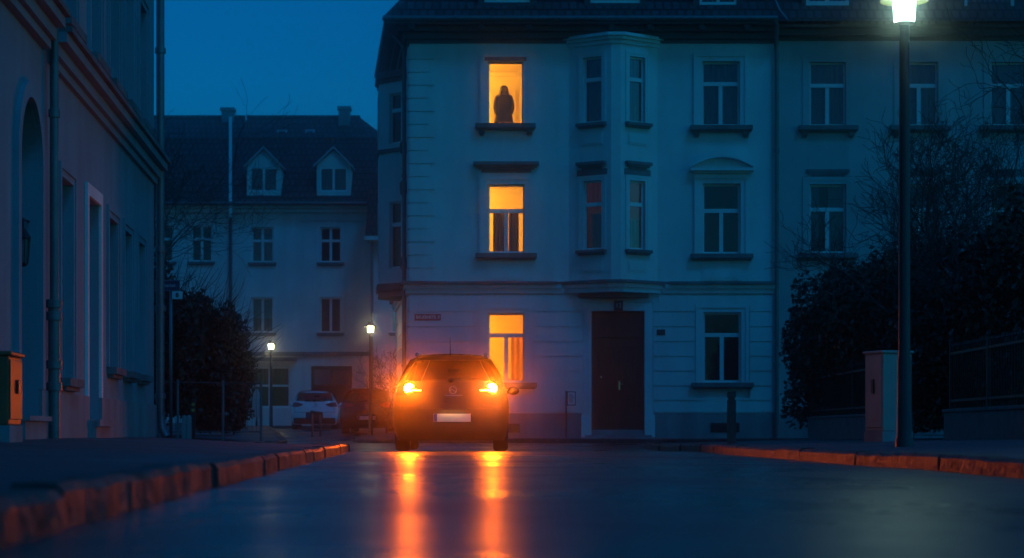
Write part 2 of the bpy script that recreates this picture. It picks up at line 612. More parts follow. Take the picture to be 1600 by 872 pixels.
def window(parent, fr, u0, u1, v0, v1, style='T', frame='white_frame', nf=-.13, tv=.66, surround=None, sill=None, brackets=False,
           hood=None, cur=None, trim='trim', fw=.055, pane='pane', panel=None, sillmat='ledge'):
    """window > frame mesh itself; sub-parts pane, sill, surround, hood, curtain"""
    mb = MB()
    t = .055
    mb.fbox(fr, u0, u0 + fw, v0, v1, nf - t, nf)
    mb.fbox(fr, u1 - fw, u1, v0, v1, nf - t, nf)
    mb.fbox(fr, u0 + fw, u1 - fw, v1 - fw, v1, nf - t, nf)
    mb.fbox(fr, u0 + fw, u1 - fw, v0, v0 + fw * 1.3, nf - t, nf)
    vt = v0 + (v1 - v0) * tv
    um = (u0 + u1) / 2
    if style in ('T', 'I', '+'):
        mb.fbox(fr, u0 + fw, u1 - fw, vt - .055, vt + .055, nf - t, nf + .025)
    if style in ('T', '|', '+'):
        top = vt - .055 if style == 'T' else v1 - fw
        mb.fbox(fr, um - .055, um + .055, v0 + fw * 1.3, top, nf - t, nf + .012)
        if style == '+':
            pass
    w = mb.build('window', M[frame], parent)
    pb = MB()
    pb.fbox(fr, u0 + .02, u1 - .02, v0 + .02, v1 - .02, nf - .034, nf - .028)
    pb.build('pane', M[pane], w)
    if surround:
        sw, sn = surround
        sb = MB()
        for a, b, w0, w1 in ((sw, sw * .55, 0, sn), (sw * .55, .003, 0, sn * .55)):
            sb.fbox(fr, u0 - a, u0 - b, v0, v1 + a, .001, w1)
            sb.fbox(fr, u1 + b, u1 + a, v0, v1 + a, .001, w1)
            sb.fbox(fr, u0 - b, u1 + b, v1 + b, v1 + a, .001, w1)
        sb.build('surround', M[trim], w)
    if sill:
        so, sh, sn = sill
        sb = MB()
        sb.fbox(fr, u0 - so, u1 + so, v0 - sh, v0 - .003, -.12, sn)
        sb.fbox(fr, u0 - so + .04, u1 + so - .04, v0 - sh - .05, v0 - sh - .002, .002, sn * .6)
        if brackets:
            for uu in (u0 - so + .1, u1 + so - .26):
                sb.fbox(fr, uu, uu + .16, v0 - sh - .14, v0 - sh - .052, .002, sn * .55)
                sb.fbox(fr, uu + .02, uu + .14, v0 - sh - .20, v0 - sh - .142, .002, sn * .3)
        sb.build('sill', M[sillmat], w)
    if hood:
        hb = MB()
        kind, hu, hv0, hv1, hn = hood
        if kind == 'flat':
            hb.fbox(fr, u0 - hu, u1 + hu, hv1 - .09, hv1, .002, hn)
            hb.fbox(fr, u0 - hu + .06, u1 + hu - .06, hv1 - .15, hv1 - .092, .002, hn * .7)
            hb.fbox(fr, u0 - hu + .14, u1 + hu - .14, hv1 - .2, hv1 - .152, .002, hn * .35)
            hb.fbox(fr, u0 - .18, u1 + .18, hv0, hv1 - .202, .002, .03)
        else:
            a, b = u0 - hu, u1 + hu
            hb.fbox(fr, a, b, hv0, hv0 + .08, .002, hn)
            hb.fbox(fr, a + .1, b - .1, hv0 - .06, hv0 - .002, .002, hn * .5)
            kk = 18
            up = []
            lo = []
            for i in range(kk + 1):
                tt = i / kk
                arch = (1 - (2 * tt - 1) ** 2)
                up.append((lerp(a, b, tt), hv0 + .10 + (hv1 - hv0 - .1) * arch + .02))
                lo.append((lerp(a, b, tt), hv0 + .083 + (hv1 - hv0 - .19) * arch * .98))
            for i in range(kk):
                hb.fprism(fr, [lo[i], lo[i + 1], up[i + 1], up[i]], .002, hn)
            hb.fprism(fr, [(a + .1, hv0 + .082)] + [(x, max(z - .002, hv0 + .083)) for x, z in lo[1:-1]] + [(b - .1, hv0 + .082)], .002, .05)
            hb.fbox(fr, u0 - .18, u1 + .18, hv0 - .2, hv0 - .062, .002, .03)
        hb.build('hood', M['ledge'] if kind == 'flat' else M[trim], w)
    if panel:
        p0, p1 = panel
        pb = MB()
        pb.fbox(fr, u0 - .02, u1 + .02, p0, p1, .001, .022)
        pb.fbox(fr, u0 + .06, u1 - .06, p0 + .07, p1 - .06, .022, .038)
        pb.build('apron', M[trim], w)
    if cur:
        for c in (cur if isinstance(cur[0], tuple) else [cur]):
            fu0, fu1, fv0, fv1, cm = c
            curtain(fr, lerp(u0, u1, fu0), lerp(u0, u1, fu1), lerp(v0, v1, fv0), lerp(v0, v1, fv1), nf - .17, M[cm], w, ph=u0)
    return w


def downpipe(parent, pts, r=.06, name='downpipe', collars=()):
    mb = MB()
    mb.tube(pts, r, 10)
    for c in collars:
        mb.lathe([(r, -.05), (r * 1.35, -.045), (r * 1.35, .045), (r, .05)], c, 'z', 10)
    return mb.build(name, M['steel'], parent, smooth=True, autos=40)


# ------------------------------------------------------------------ ground
def gz(x, y):
    z = -.05 * sstep(29.5, 36, y) + .05 * sstep(44, 54, y)
    z += .46 * sstep(54, 78, y) * (1 - sstep(-3.2, -1.5, x))
    z += .009 * math.exp(-((y - 8.9) / .85) ** 2) + .006 * math.exp(-((y - 14.5 - .2 * x) / 1.2) ** 2)
    z -= .02 * min(1, abs(x) / 6) * sstep(-5, 8, 20 - y + 20)
    return z


def make_ground():
    xs = sorted(set([-120, -70, -40, -28, -20, -16] + [round(-14 + .5 * i, 2) for i in range(57)] + [18, 24, 34, 50, 80, 120]))
    ys = sorted(set([-30, -15, -6] + [round(-2 + .5 * i, 2) for i in range(170)] + [round(3 + .1 * i, 2) for i in range(150)] + [86, 90, 96, 110, 140, 180, 220]))
    mb = MB()
    mb.grid([[(x, y, gz(x, y)) for x in xs] for y in ys])
    return struct(mb.build('road', M['asphalt'], smooth=True, recalc=False))


make_ground()


def path_resample(pts, step):
    pts = [Vector((p[0], p[1])) for p in pts]
    # catmull-rom
    fine = []
    for i in range(len(pts) - 1):
        p0 = pts[max(i - 1, 0)]
        p1 = pts[i]
        p2 = pts[i + 1]
        p3 = pts[min(i + 2, len(pts) - 1)]
        for k in range(20):
            t = k / 20
            fine.append(.5 * ((2 * p1) + (p2 - p0) * t + (2 * p0 - 5 * p1 + 4 * p2 - p3) * t * t + (3 * p1 - p0 - 3 * p2 + p3) * t ** 3))
    fine.append(pts[-1])
    out = [fine[0]]
    acc = 0
    for a, b in zip(fine[:-1], fine[1:]):
        d = (b - a).length
        acc += d
        if acc >= step:
            out.append(b)
            acc = 0
    return out


def pavement(pts, side, width, rise, seed, kerb_h=.125, inner=None):
    """kerb of separate stones along the path and the paving behind it; side=+1 paving lies to the left of travel"""
    rnd = random.Random(seed)
    path = path_resample(pts, 1.22)
    nrm = []
    for i, p in enumerate(path):
        d = (path[min(i + 1, len(path) - 1)] - path[max(i - 1, 0)]).normalized()
        nrm.append(Vector((-d.y, d.x)) * side)
    kb = MB()
    for i in range(len(path) - 1):
        a, b = path[i], path[i + 1]
        d = (b - a)
        L = d.length
        d.normalize()
        na, nb = nrm[i], nrm[i + 1]
        g = .002 + rnd.random() * .004
        jl = (rnd.random() - .5) * .026
        jh = (rnd.random() - .5) * .016
        k = 9
        rows = []
        prof = [(-.012, -.15), (-.004, kerb_h - .03), (.02, kerb_h - .004), (.075, kerb_h), (.15, kerb_h)]
        for q in range(k + 1):
            t = lerp(g / L, 1 - g / L, q / k)
            c = a.lerp(b, t)
            nn = na.lerp(nb, t).normalized()
            wob = .008 * math.sin(q * 1.3 + i * 2.1) + (rnd.random() - .5) * .010
            wz = (rnd.random() - .5) * .010
            row = []
            for o_, h_ in prof:
                e = c + nn * (o_ + jl + (wob if h_ > 0 else 0))
                row.append((e.x, e.y, gz(e.x, e.y) + h_ + (jh + wz if h_ > 0 else 0)))
            rows.append(row)
        kb.grid(rows)
        for row in (rows[0], rows[-1]):
            kb.add(row + [(row[-1][0], row[-1][1], row[0][2])], [tuple(range(6))])
    kerb = struct(kb.build('kerb', M['kerb'], recalc=True))
    pb = MB()
    ds = [.10, .16, .6, 1.2, 2, 3, 4.5, 6.5, 9, 12]
    ds = [d for d in ds if d < width] + [width]
    rows = []
    for p, n_ in zip(path, nrm):
        row = []
        for d in ds:
            e = p + n_ * d
            zz = gz(e.x, e.y) if d < 1 else gz(p.x, p.y) * .5 + gz(e.x, e.y) * .5
            row.append((e.x, e.y, zz + kerb_h - .02 + rise * sstep(0, 3.6, d) + .006 * math.sin(p.y * .9 + d * 1.7)))
        rows.append(row)
    pb.grid(rows)
    struct(pb.build('pavement', M['paving'], smooth=True, recalc=False))
    return kerb


# left corner: along the street, round the corner and away to the left
pavement([(-.75, -5), (-1.0, 0), (-1.24, 4.8), (-1.59, 12), (-2.0, 20.5), (-2.41, 28.8), (-2.62, 31.4), (-3.2, 33.8), (-4.2, 36.5), (-5.2, 40.5), (-5.7, 50), (-7.2, 62), (-9.2, 75)],
         1, 9, .125, 3)
# right: along the street, round the corner to the right
pavement([(3.45, -5), (3.36, 0), (3.17, 12.3), (2.96, 20.5), (2.8, 32), (2.72, 40), (2.95, 43), (3.8, 45.4), (5.6, 46.9), (9, 47.4), (30, 47.6)],
         -1, 7, .085, 5)
# in front of the corner house and round its flank
pavement([(30, 53.7), (12, 53.75), (0, 53.75), (-2.3, 53.8), (-3.5, 54.3), (-4.3, 55.6), (-4.6, 58), (-4.7, 62), (-4.5, 64.2), (-3.8, 65.6), (-3.65, 68), (-3.7, 80)],
         -1, 3.2, .03, 9)
# in front of the houses at the back
pavement([(-3.8, 80.3), (-8, 80.4), (-30, 80.4)], -1, 5, .05, 12, kerb_h=.10)
gb = MB()
gb.grid([[(x, y, .23) for x in (7.66, 12, 20, 30)] for y in (25, 34, 42, 50, 54)])
struct(gb.build('garden_ground', M['soil'], recalc=False))
gb = MB()
gb.grid([[(x, y, .22) for x in (-24, -14, -8.2)] for y in (34.2, 42, 52, 60)])
struct(gb.build('garden_ground', M['soil'], recalc=False))

# ------------------------------------------------------------------ corner house (building A)
YA = 56.0
KA = YA / FPX


def ux(x):
    return (x - 800) * KA


def vy(y):
    return CAMZ + (HZ - y) * KA


GA = .12
A = thing('corner_house', 'pale three storey corner house with lit orange windows, oriel and brown double door', 'house', (2.2, 58, GA))
FA = F((0, YA, 0), (1, 0), (0, -1, 0))
A0, A1 = ux(640), ux(1210)
EAVE = vy(52)
holesA = []
lit = []
for x0, x1, y0, y1 in ((763, 817, 97, 194), (762, 820, 288, 396), (762, 820, 489, 598)):
    h = (ux(x0), ux(x1), vy(y1), vy(y0))
    lit.append(h)
rightw = []
for x0, x1, y0, y1 in ((1097, 1156, 96, 197), (1098, 1157, 287, 397), (1099, 1158, 488, 598)):
    rightw.append((ux(x0), ux(x1), vy(y1), vy(y0)))
doorh = (ux(924), ux(1007), .36, vy(486))
bayh = (ux(898), ux(1016), 4.75, vy(82))
holesA = lit + rightw + [doorh, bayh]
mb = MB()
wall_panel(mb, FA, A0, A1, 0, EAVE + .1, holesA)
STR0, STR1 = vy(457), vy(441)
# rusticated ground floor
vl = [vy(646) + .01] + [vy(y) for y in (626.5, 603.5, 580.5, 557.5, 534.5, 511, 487.5)] + [vy(461)]
cut = [(h[0] - .24, h[1] + .24, h[2] - (.45 if i == 1 else .1), h[3] + .2) for i, h in enumerate((lit[2], rightw[2]))]
cut.append((doorh[0] - .24, doorh[1] + .24, 0, doorh[3] + .26))
cut.append((ux(888), ux(1030), vy(470), vy(461) + .1))
bands(mb, FA, A0 + .001, A1 - .002, vl, cut, .001, .05, gap=.034)
# quoins up the corner
q = STR1 + .02
i = 0
while q < vy(92):
    wq = .70 if i % 2 else .54
    mb.fbox(FA, A0 + .001, A0 + wq, q + .016, q + .351, .001, .05)
    q += .367
    i += 1
# side wall
DS = Vector((-.10, 1, 0)).normalized()
FS = F((A0, YA, 0), (DS.x, DS.y), (-DS.y, DS.x, 0))
wall_panel(mb, FS, .0, 8.6, 0, EAVE + .1, [(1.6, 3.6, 4.9, 10.0)])
bands(mb, FS, .0, 8.5, vl, [], .001, .05, gap=.034)
q = STR1 + .02
i = 0
while q < vy(92):
    wq = .54 if i % 2 else .70
    mb.fbox(FS, 0, wq, q + .016, q + .351, .001, .05)
    q += .367
    i += 1
# back and right closing walls
mb.box(A0 - .8, A1, 64.4, 64.7, 0, EAVE + .1)
mb.box(A1 - .3, A1 - .004, 56.31, 64.3, 0, EAVE + .1)
mb.build('wall', M['facade'], A)
mb = MB()
for s0, s1 in ((A0 - .045, doorh[0] - .27), (doorh[1] + .27, A1 - .003)):
    mb.fbox(FA, s0, s1, -.1, vy(646), .001, .05)
mb.fbox(FS, -.04, 8.5, -.1, vy(646), .001, .05)
mb.build('plinth', M['plinth'], A)
# vents in the plinth
for x0, x1, y0, y1 in ((1110, 1155, 661, 675), (793, 812, 662, 676)):
    mb = MB()
    mb.fbox(FA, ux(x0), ux(x1), vy(y1), vy(y0), .051, .075)
    for k in range(6):
        uu = lerp(ux(x0), ux(x1), (k + .5) / 6)
        mb.fbox(FA, uu - .02, uu + .02, vy(y1) + .02, vy(y0) - .02, .075, .085)
    mb.build('cellar_vent', M['iron'], A)


def bay_poly(p, off=0.):
    """oriel outline in XY for the front facade"""
    b0, b1 = ux(889), ux(1027)
    d = p
    x1, x2 = (955 - 800) / FPX * (YA - d), (970 - 800) / FPX * (YA - d)
    return [(b0 - off * 1.2, YA + .0), (x1 - off * .55, YA - d - off), (x2 + off * .55, YA - d - off), (b1 + off * 1.2, YA + .0)]


BP = .70
# string course with its ledge, wrapped round oriel and corner
mb = MB()


def course(v0, v1, n, bay=True):
    bp = bay_poly(BP, n + .03)
    mb.fbox(FA, A0 - n, bp[0][0] if bay else A1 - .003, v0, v1, .001, n)
    if bay:
        mb.fbox(FA, bp[3][0], A1 - .003, v0, v1, .001, n)
        mb.prism([(bp[0][0], YA - .002), bp[1], bp[2], (bp[3][0], YA - .002)], v0, v1)
    mb.fbox(FS, -n, 8.5, v0, v1, .001, n)


course(STR1 - .07, STR1 + .01, .24)
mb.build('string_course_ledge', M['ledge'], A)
mb = MB()
course(STR1 - .19, STR1 - .072, .15)
course(STR0 - .03, STR1 - .192, .09)
mb.build('string_course', M['trim'], A)
# eaves cornice
mb = MB()
for v0, v1, n in ((vy(68), vy(62) , .05), (vy(62) + .002, vy(52), .16), (vy(52) + .002, vy(44), .34)):
    mb.fbox(FA, A0 - n, A1 - .003, v0, v1, .001, n)
    mb.fbox(FS, -n, 8.5, v0, v1, .001, n)
mb.fbox(FA, A0 - .62, A1 - .003, vy(44) + .002, vy(40), -.3, .62)
mb.fbox(FS, .0, 8.5, vy(44) + .002, vy(40), -.3, .62)
for xx in (640, 748, 822, 950, 1010, 1090, 1160):
    mb.fbox(FA, ux(xx), ux(xx) + .16, vy(52), vy(44), .341, .56)
mb.build('eaves', M['eave'], A)
mb = MB()
gp = [(A0 - .7, YA - .68, vy(36)), (A1, YA - .68, vy(36))]
mb.tube(gp, .075, 10)
mb.tube([FS.p(-.6, vy(36), .66), FS.p(8.5, vy(36), .66)], .075, 10)
mb.build('gutter', M['steel'], A, smooth=True, autos=50)
# roof with hip
ev = vy(38)
R = [Vector((A0 - .66, YA - .62, ev)), Vector((A1, YA - .62, ev)), Vector((A1, 60.4, 17.4)), Vector((.6, 60.4, 17.4)),
     FS.p(8.8, ev, .62), Vector((A1, 65.2, ev))]
mb = MB()
mb.add(R, [(0, 1, 2, 3), (0, 3, 4), (4, 3, 2, 5), (1, 5, 2)])
mb.add([r - Vector((0, 0, .09)) for r in R], [(0, 1, 5, 4)])
mb.tube([R[0], R[3]], .09, 6)
mb.build('roof', M['roof'], A)
# oriel
pts = bay_poly(BP)
mb = MB()
bayfr = []
for a, b in zip(pts[:-1], pts[1:]):
    d = Vector((b[0] - a[0], b[1] - a[1], 0))
    fr = F((a[0], a[1], 0), (d.x, d.y))
    bayfr.append((fr, d.length))
L0, L2 = bayfr[0][1], bayfr[2][1]
YB = 55.7
bw = {}
for k, (L, f0, f1) in {0: (L0, .335, .775), 2: (L2, .235, .66)}.items():
    bw[k] = [(L * f0, L * f1, hgt(193, YB), hgt(90, YB)), (L * f0, L * f1, hgt(391, YB), hgt(283, YB))]
for k in range(3):
    fr, L = bayfr[k]
    wall_panel(mb, fr, 0, L, STR1 - .05, hgt(66, YB), bw.get(k, []), th=.2)
# panels
for k in (0, 2):
    fr, L = bayfr[k]
    for (a, b, c, d) in bw[k]:
        mb.fbox(fr, a - .05, b + .05, c - .62, c - .3, .001, .02)
        mb.fbox(fr, a - .02, b + .02, c - .57, c - .35, .02, .035)
mb.build('oriel', M['facade'], A)
mb = MB()
for z0, z1, off in ((hgt(72, YB), hgt(66, YB), .05), (hgt(66, YB) + .002, hgt(61, YB), .12), (hgt(61, YB) + .002, hgt(56, YB), .2)):
    bp = bay_poly(BP, off)
    mb.prism([(bp[0][0], YA - .003), bp[1], bp[2], (bp[3][0], YA - .003)], z0, z1)
mb.build('oriel_cornice', M['trim'], A)
# soffit bracket under the oriel
mb = MB()
bp = bay_poly(BP * .8, 0)
mb.prism([(bp[0][0] + .25, YA - .003), (bp[1][0], bp[1][1] + .1), (bp[2][0], bp[2][1] + .1), (bp[3][0] - .25, YA - .003)], STR0 - .16, STR0 - .035)
mb.build('oriel_corbel', M['ledge'], A)

# windows of A
litw = []
w = window(A, FA, *lit[0], style='', fw=.03, surround=(.24, .07), sill=(.36, .13, .24), brackets=True)
mb = MB()
mb.fbox(FA, lit[0][0] - .1, lit[0][1] + .1, lit[0][3] + .03, lit[0][3] + .13, .03, .1)
mb.build('lintel', M['ledge'], w)
window(A, FA, *lit[1], surround=(.24, .07), sill=(.34, .13, .22), hood=('flat', .40, vy(270), vy(254), .26), panel=(vy(438), vy(413)),
       tv=.62)
wl2 = A.children[-1]
for u0, u1 in ((.14, .48), (.56, .84)):
    curtain(FA, lerp(lit[1][0], lit[1][1], u0), lerp(lit[1][0], lit[1][1], u1), lit[1][2] + .02, vy(329), -.42, M['curtain_brown'], wl2, wl=.09)
mb = MB()
mb.tube([FA.p(lit[1][0] - .2, vy(328), -.42), FA.p(lit[1][1] + .2, vy(328), -.42)], .012, 6)
mb.build('curtain_rod', M['brass'], wl2)
window(A, FA, *lit[2], surround=(.22, .07), sill=(.34, .13, .22), tv=.68, panel=(vy(640), vy(614)),
       cur=[(.62, .98, .02, .66, 'curtain_orange')])
window(A, FA, *rightw[0], surround=(.24, .07), sill=(.34, .13, .24), brackets=True, cur=(.03, .97, 0, .98, 'curtain_blue'))
window(A, FA, *rightw[1], surround=(.24, .07), sill=(.34, .13, .22), hood=('seg', .36, vy(268), vy(241), .26), panel=(vy(438), vy(413)), tv=.62)
window(A, FA, *rightw[2], surround=(.22, .07), sill=(.34, .13, .22), tv=.68, panel=(vy(642), vy(614)))
for k in (0, 2):
    fr, L = bayfr[k]
    for r, hh in enumerate(bw[k]):
        c = None
        if r == 0:
            c = (.02, .98, 0, .98, 'curtain_blue')
        elif k == 0:
            c = [(.02, .98, .58, .99, 'curtain_red'), (.02, .22, .04, .58, 'curtain_red'), (.22, .98, .04, .54, 'curtain_blue')]
        else:
            c = (.02, .98, .04, .46, 'curtain_blue')
        window(A, fr, *hh, style='I', tv=.66, surround=(.14, .03), sill=(.16, .09, .16), cur=c, fw=.05, nf=-.1,
               hood=('flat', .16, hh[3] + .15, hh[3] + .52, .15) if r == 1 else None)
# side oriel
pb_ = [FS.p(1.35, 0, 0), FS.p(2.2, 0, .78), FS.p(3.3, 0, .78), FS.p(4.0, 0, 0)]
pb_ = [(p.x, p.y) for p in pb_]
mb = MB()
sfr = []
for a, b in zip(pb_[:-1], pb_[1:]):
    # travel runs back along the wall: outward is to the left of travel
    d = Vector((b[0] - a[0], b[1] - a[1], 0)).normalized()
    sfr.append((F((a[0], a[1], 0), (d.x, d.y), (-d.y, d.x, 0)), (Vector(b) - Vector(a)).length))
SB0, SB1 = hgt(448, 58), hgt(124, 58)
sw_ = []
for k in range(3):
    fr, L = sfr[k]
    hs = []
    if k == 0:
        hs = [(L * .22, L * .62, hgt(226, 57.9), hgt(148, 57.9)), (L * .22, L * .62, hgt(420, 57.9), hgt(317, 57.9))]
        sw_ = hs
    elif k == 1:
        hs = [(L * .2, L * .8, hgt(226, 57.9), hgt(148, 57.9)), (L * .2, L * .8, hgt(420, 57.9), hgt(317, 57.9))]
        sw1_ = hs
    wall_panel(mb, fr, 0, L, SB0, SB1, hs, th=.16)
mb.build('side_oriel', M['facade'], A)


def offs_poly(pp, o):
    c = Vector((sum(p[0] for p in pp) / 4, sum(p[1] for p in pp) / 4))
    out = []
    for p in pp:
        d = Vector(p) - c
        out.append((p[0] + d.x / d.length * o, p[1] + d.y / d.length * o))
    return out


mb = MB()
for v0, v1, o in ((SB1 - .12, SB1, .06), (SB1 + .002, SB1 + .12, .16), (SB1 + .122, SB1 + .2, .1), (hgt(240, 58), hgt(234, 58), .07),
                  (SB0 - .12, SB0 + .08, .1), (SB0 - .3, SB0 - .122, .0)):
    MB().prism(offs_poly(pb_, o), v0, v1).build('oriel_moulding', M['ledge'], A)
for hh in sw_:
    window(A, sfr[0][0], *hh, style='I', tv=.66, surround=(.08, .02), fw=.04, nf=-.07)
for hh in sw1_:
    window(A, sfr[1][0], *hh, style='I', tv=.66, surround=(.08, .02), fw=.04, nf=-.07)
# door
mb = MB()
d0, d1, dv0, dv1 = doorh
for a, b, w1 in ((.225, .1, .05), (.1, .003, .09)):
    mb.fbox(FA, d0 - a, d0 - b, .1, dv1 + a, .001, w1)
    mb.fbox(FA, d1 + b, d1 + a, .1, dv1 + a, .001, w1)
    mb.fbox(FA, d0 - b, d1 + b, dv1 + b, dv1 + a, .001, w1)
for a, b in ((d0 - .29, d0 - .005), (d1 + .005, d1 + .29)):
    mb.fbox(FA, a, b, .08, vy(648), .091, .12)
mb.build('door_surround', M['trim'], A)
mb = MB()
tr = vy(524)
n0 = -.2
mb.fbox(FA, d0, d1, tr - .05, tr + .05, n0 - .06, n0 + .04)
mb.fbox(FA, d0, d0 + .07, dv0, dv1, n0 - .06, n0 + .02)
mb.fbox(FA, d1 - .07, d1, dv0, dv1, n0 - .06, n0 + .02)
mb.fbox(FA, d0 + .07, d1 - .07, dv1 - .07, dv1, n0 - .06, n0 + .02)
mb.fbox(FA, d0 + .07, d1 - .07, tr + .05, dv1 - .07, n0 - .06, n0 - .03)
dm = (d0 + d1) / 2
mb.fbox(FA, dm - .015, dm + .015, tr + .05, dv1 - .07, n0 - .03, n0)
door = mb.build('door', M['door'], A)
for s in (-1, 1):
    lb = MB()
    a, b = (d0 + .075, dm - .004) if s < 0 else (dm + .004, d1 - .075)
    lb.fbox(FA, a, b, dv0 + .01, tr - .055, n0 - .06, n0 - .02)
    w_ = b - a
    # raised panels and mouldings
    for (fa, fb, va, vb) in ((.2, .8, .47, .90), (.14, .86, .07, .33), (.14, .86, .36, .43)):
        ua, ub = a + w_ * fa, a + w_ * fb
        zz0, zz1 = lerp(dv0, tr, va), lerp(dv0, tr, vb)
        lb.fbox(FA, ua, ub, zz0, zz0 + .045, n0 - .019, n0 + .035)
        lb.fbox(FA, ua, ub, zz1 - .045, zz1, n0 - .019, n0 + .035)
        lb.fbox(FA, ua, ua + .045, zz0 + .045, zz1 - .045, n0 - .019, n0 + .035)
        lb.fbox(FA, ub - .045, ub, zz0 + .045, zz1 - .045, n0 - .019, n0 + .035)
        lb.fbox(FA, ua + .07, ub - .07, zz0 + .07, zz1 - .07, n0 - .019, n0 - .002)
    lb.build('door_leaf', M['door'], door)
hb = MB()
hb.fbox(FA, dm + .03, dm + .075, vy(609), vy(595), n0 - .015, n0 + .0)
hb.tube([FA.p(dm + .052, vy(600), n0), FA.p(dm + .052, vy(600), n0 + .06), FA.p(dm + .15, vy(600), n0 + .06)], .012, 8)
hb.build('handle', M['brass'], door, smooth=True, autos=40)
hb = MB()
hb.lathe([(.0, -.05), (.03, -.04), (.035, -.015), (.03, 0)], FA.p(d0 + .28, vy(589), n0 - .0), 'y', 12)
hb.build('door_knob', M['brass'], door, smooth=True)
mb = MB()
mb.fbox(FA, d0 - .0, d1 + .0, .0, .355, -.3, .02)
mb.fbox(FA, d0 - .18, d1 + .18, .0, .22, .125, .42)
mb.fbox(FA, d0 - .34, d1 + .34, .0, .155, .421, .72)
mb.build('door_step', M['plinth'], A)
# numbered plate over the door
pl = MB()
pl.fbox(FA, ux(959), ux(973), vy(486), vy(470), .092, .125)
plo = pl.build('number_plate', M['iron'], A)
text_mesh('12', .17, FA, ux(966), vy(478), .128, M['sign_white'], plo)
# bell plate
bpm = MB()
bpm.fbox(FA, ux(1026), ux(1039), vy(524), vy(515), .051, .07)
for i in range(3):
    for j in range(2):
        bpm.fbox(FA, lerp(ux(1027), ux(1038), (i + .3) / 3), lerp(ux(1027), ux(1038), (i + .75) / 3), vy(523) + .07 * j, vy(523) + .07 * j + .035, .07, .078)
bpm.build('bell_plate', M['iron'], A)
# downpipe at the party line
xx = ux(1213)
downpipe(A, [(xx - .15, YA - .68, vy(38)), (xx - .06, YA - .55, vy(46)), (xx - .02, YA - .14, vy(72)), (xx, YA - .12, vy(84)), (xx, YA - .12, .1)],
         .065, collars=[(xx, YA - .12, z) for z in (2.2, 5.0, 8.2)])
sp = FS.p(.75, 0, .12)
downpipe(A, [(sp.x - .4, sp.y, vy(40)), (sp.x, sp.y, vy(66)), (sp.x, sp.y, 4.7), (sp.x, sp.y, .1)], .06, collars=[(sp.x, sp.y, z) for z in (2.2, 5.0, 7.6, 9.8)])
# lamp brackets / cable boxes on the flank
mb = MB()
for y_, h_ in ((295, .5), (232, .45), (412, .45)):
    p = FS.p(.98, hgt(y_, 57), .12)
    mb.lathe([(.02, -h_ / 2), (.1, -h_ / 2 + .1), (.12, h_ / 2 - .1), (.05, h_ / 2)], p, 'z', 10)
mb.build('rainwater_hopper', M['eave'], A)
# dormers on the roof
for x0, x1, bt in ((757, 828, 6), (922, 1000, 7), (1092, 1150, 10)):
    u0, u1 = ux(x0), ux(x1)
    v0 = vy(bt)
    v1 = v0 + 1.5
    fd = F((0, YA - .2, 0), (1, 0), (0, -1, 0))
    db = MB()
    wall_panel(db, fd, u0 - .18, u1 + .18, v0 - .25, v1 + .15, [(u0, u1, v0, v1)], th=.2)
    for a, b in ((u0 - .18, u0 - .08), (u1 + .08, u1 + .18)):
        db.box(a, b, YA + .005, 59, v0 - .25, v1 + .15)
    db.box(u0 - .3, u1 + .3, YA - .5, 60, v1 + .16, v1 + .3)
    d_ = db.build('dormer', M['eave'], A)
    mb = MB()
    for a, b, c, d in ((u0, u0 + .07, v0, v1), (u1 - .07, u1, v0, v1), (u0 + .07, u1 - .07, v0, v0 + .09), (u0 + .07, u1 - .07, v1 - .07, v1), ((u0 + u1) / 2 - .05, (u0 + u1) / 2 + .05, v0 + .09, v1 - .07)):
        mb.fbox(fd, a, b, c, d, -.1, -.04)
    mb.build('window', M['white_frame'], d_)
    mb = MB()
    mb.fbox(fd, u0 + .03, u1 - .03, v0 + .03, v1 - .03, -.075, -.07)
    mb.build('pane', M['pane'], d_)
    curtain(fd, u0, u1, v0, v1, -.17, M['curtain_blue'], d_)

# dark rooms
mb = MB()
U0 = 1.56
mb.box(U0, A1 - .31, 59.6, 59.8, .3, EAVE)
mb.box(U0, U0 + .1, 56.31, 59.6, .3, EAVE)
for v in (.3, 4.4, 8.1, EAVE - .25):
    mb.box(U0 + .1, A1 - .31, 56.31, 59.6, v, v + .14)
for u in (4.35,):
    for v, v2 in ((.44, 4.4), (4.54, 8.1), (8.24, EAVE - .25)):
        mb.box(u, u + .12, 56.31, 59.6, v, v2)
mb.build('interior', M['interior'], A)


def lit_room(v0, v1, u0, u1, depth, lampW, lampcol, lampu, door_u=None, lamp2=None):
    mb = MB()
    y0, y1 = YA + .301, YA + .3 + depth
    mb.box(u0 - .1, u0, y0, y1 + .1, v0, v1)
    mb.box(u1, u1 + .1, y0, y1 + .1, v0, v1)
    mb.box(u0, u1, y1, y1 + .1, v0, v1)
    mb.box(u0 - .1, u1 + .1, y0, y1 + .1, v0 - .1, v0 - .002)
    mb.box(u0 - .1, u1 + .1, y0, y1 + .1, v1 + .002, v1 + .1)
    mb.box(u0, u1, y1 - .05, y1 - .001, v1 - .12, v1 - .001)
    r = mb.build('lit_room', M['room'], A)
    if door_u:
        a, b, top = door_u
        db = MB()
        db.box(a, a + .09, y1 - .05, y1 - .002, v0, top)
        db.box(b - .09, b, y1 - .05, y1 - .002, v0, top)
        db.box(a + .09, b - .09, y1 - .05, y1 - .002, top - .09, top)
        db.box(a + .09, b - .09, y1 - .03, y1 - .002, v0, top - .09)
        db.build('room_door', M['room_trim'], r)
    for lu, ly, lz, pw in [(lampu, y0 + depth * .5, v1 - .5, lampW)] + ([lamp2] if lamp2 else []):
        li = bpy.data.lights.new('ceiling_lamp', 'POINT')
        li.energy = pw
        li.color = lampcol
        li.shadow_soft_size = .12
        lo = bpy.data.objects.new('ceiling_lamp', li)
        COL.objects.link(lo)
        lo.parent = A
        lo.location = Vector((lu, ly, lz)) - A.location
    return r


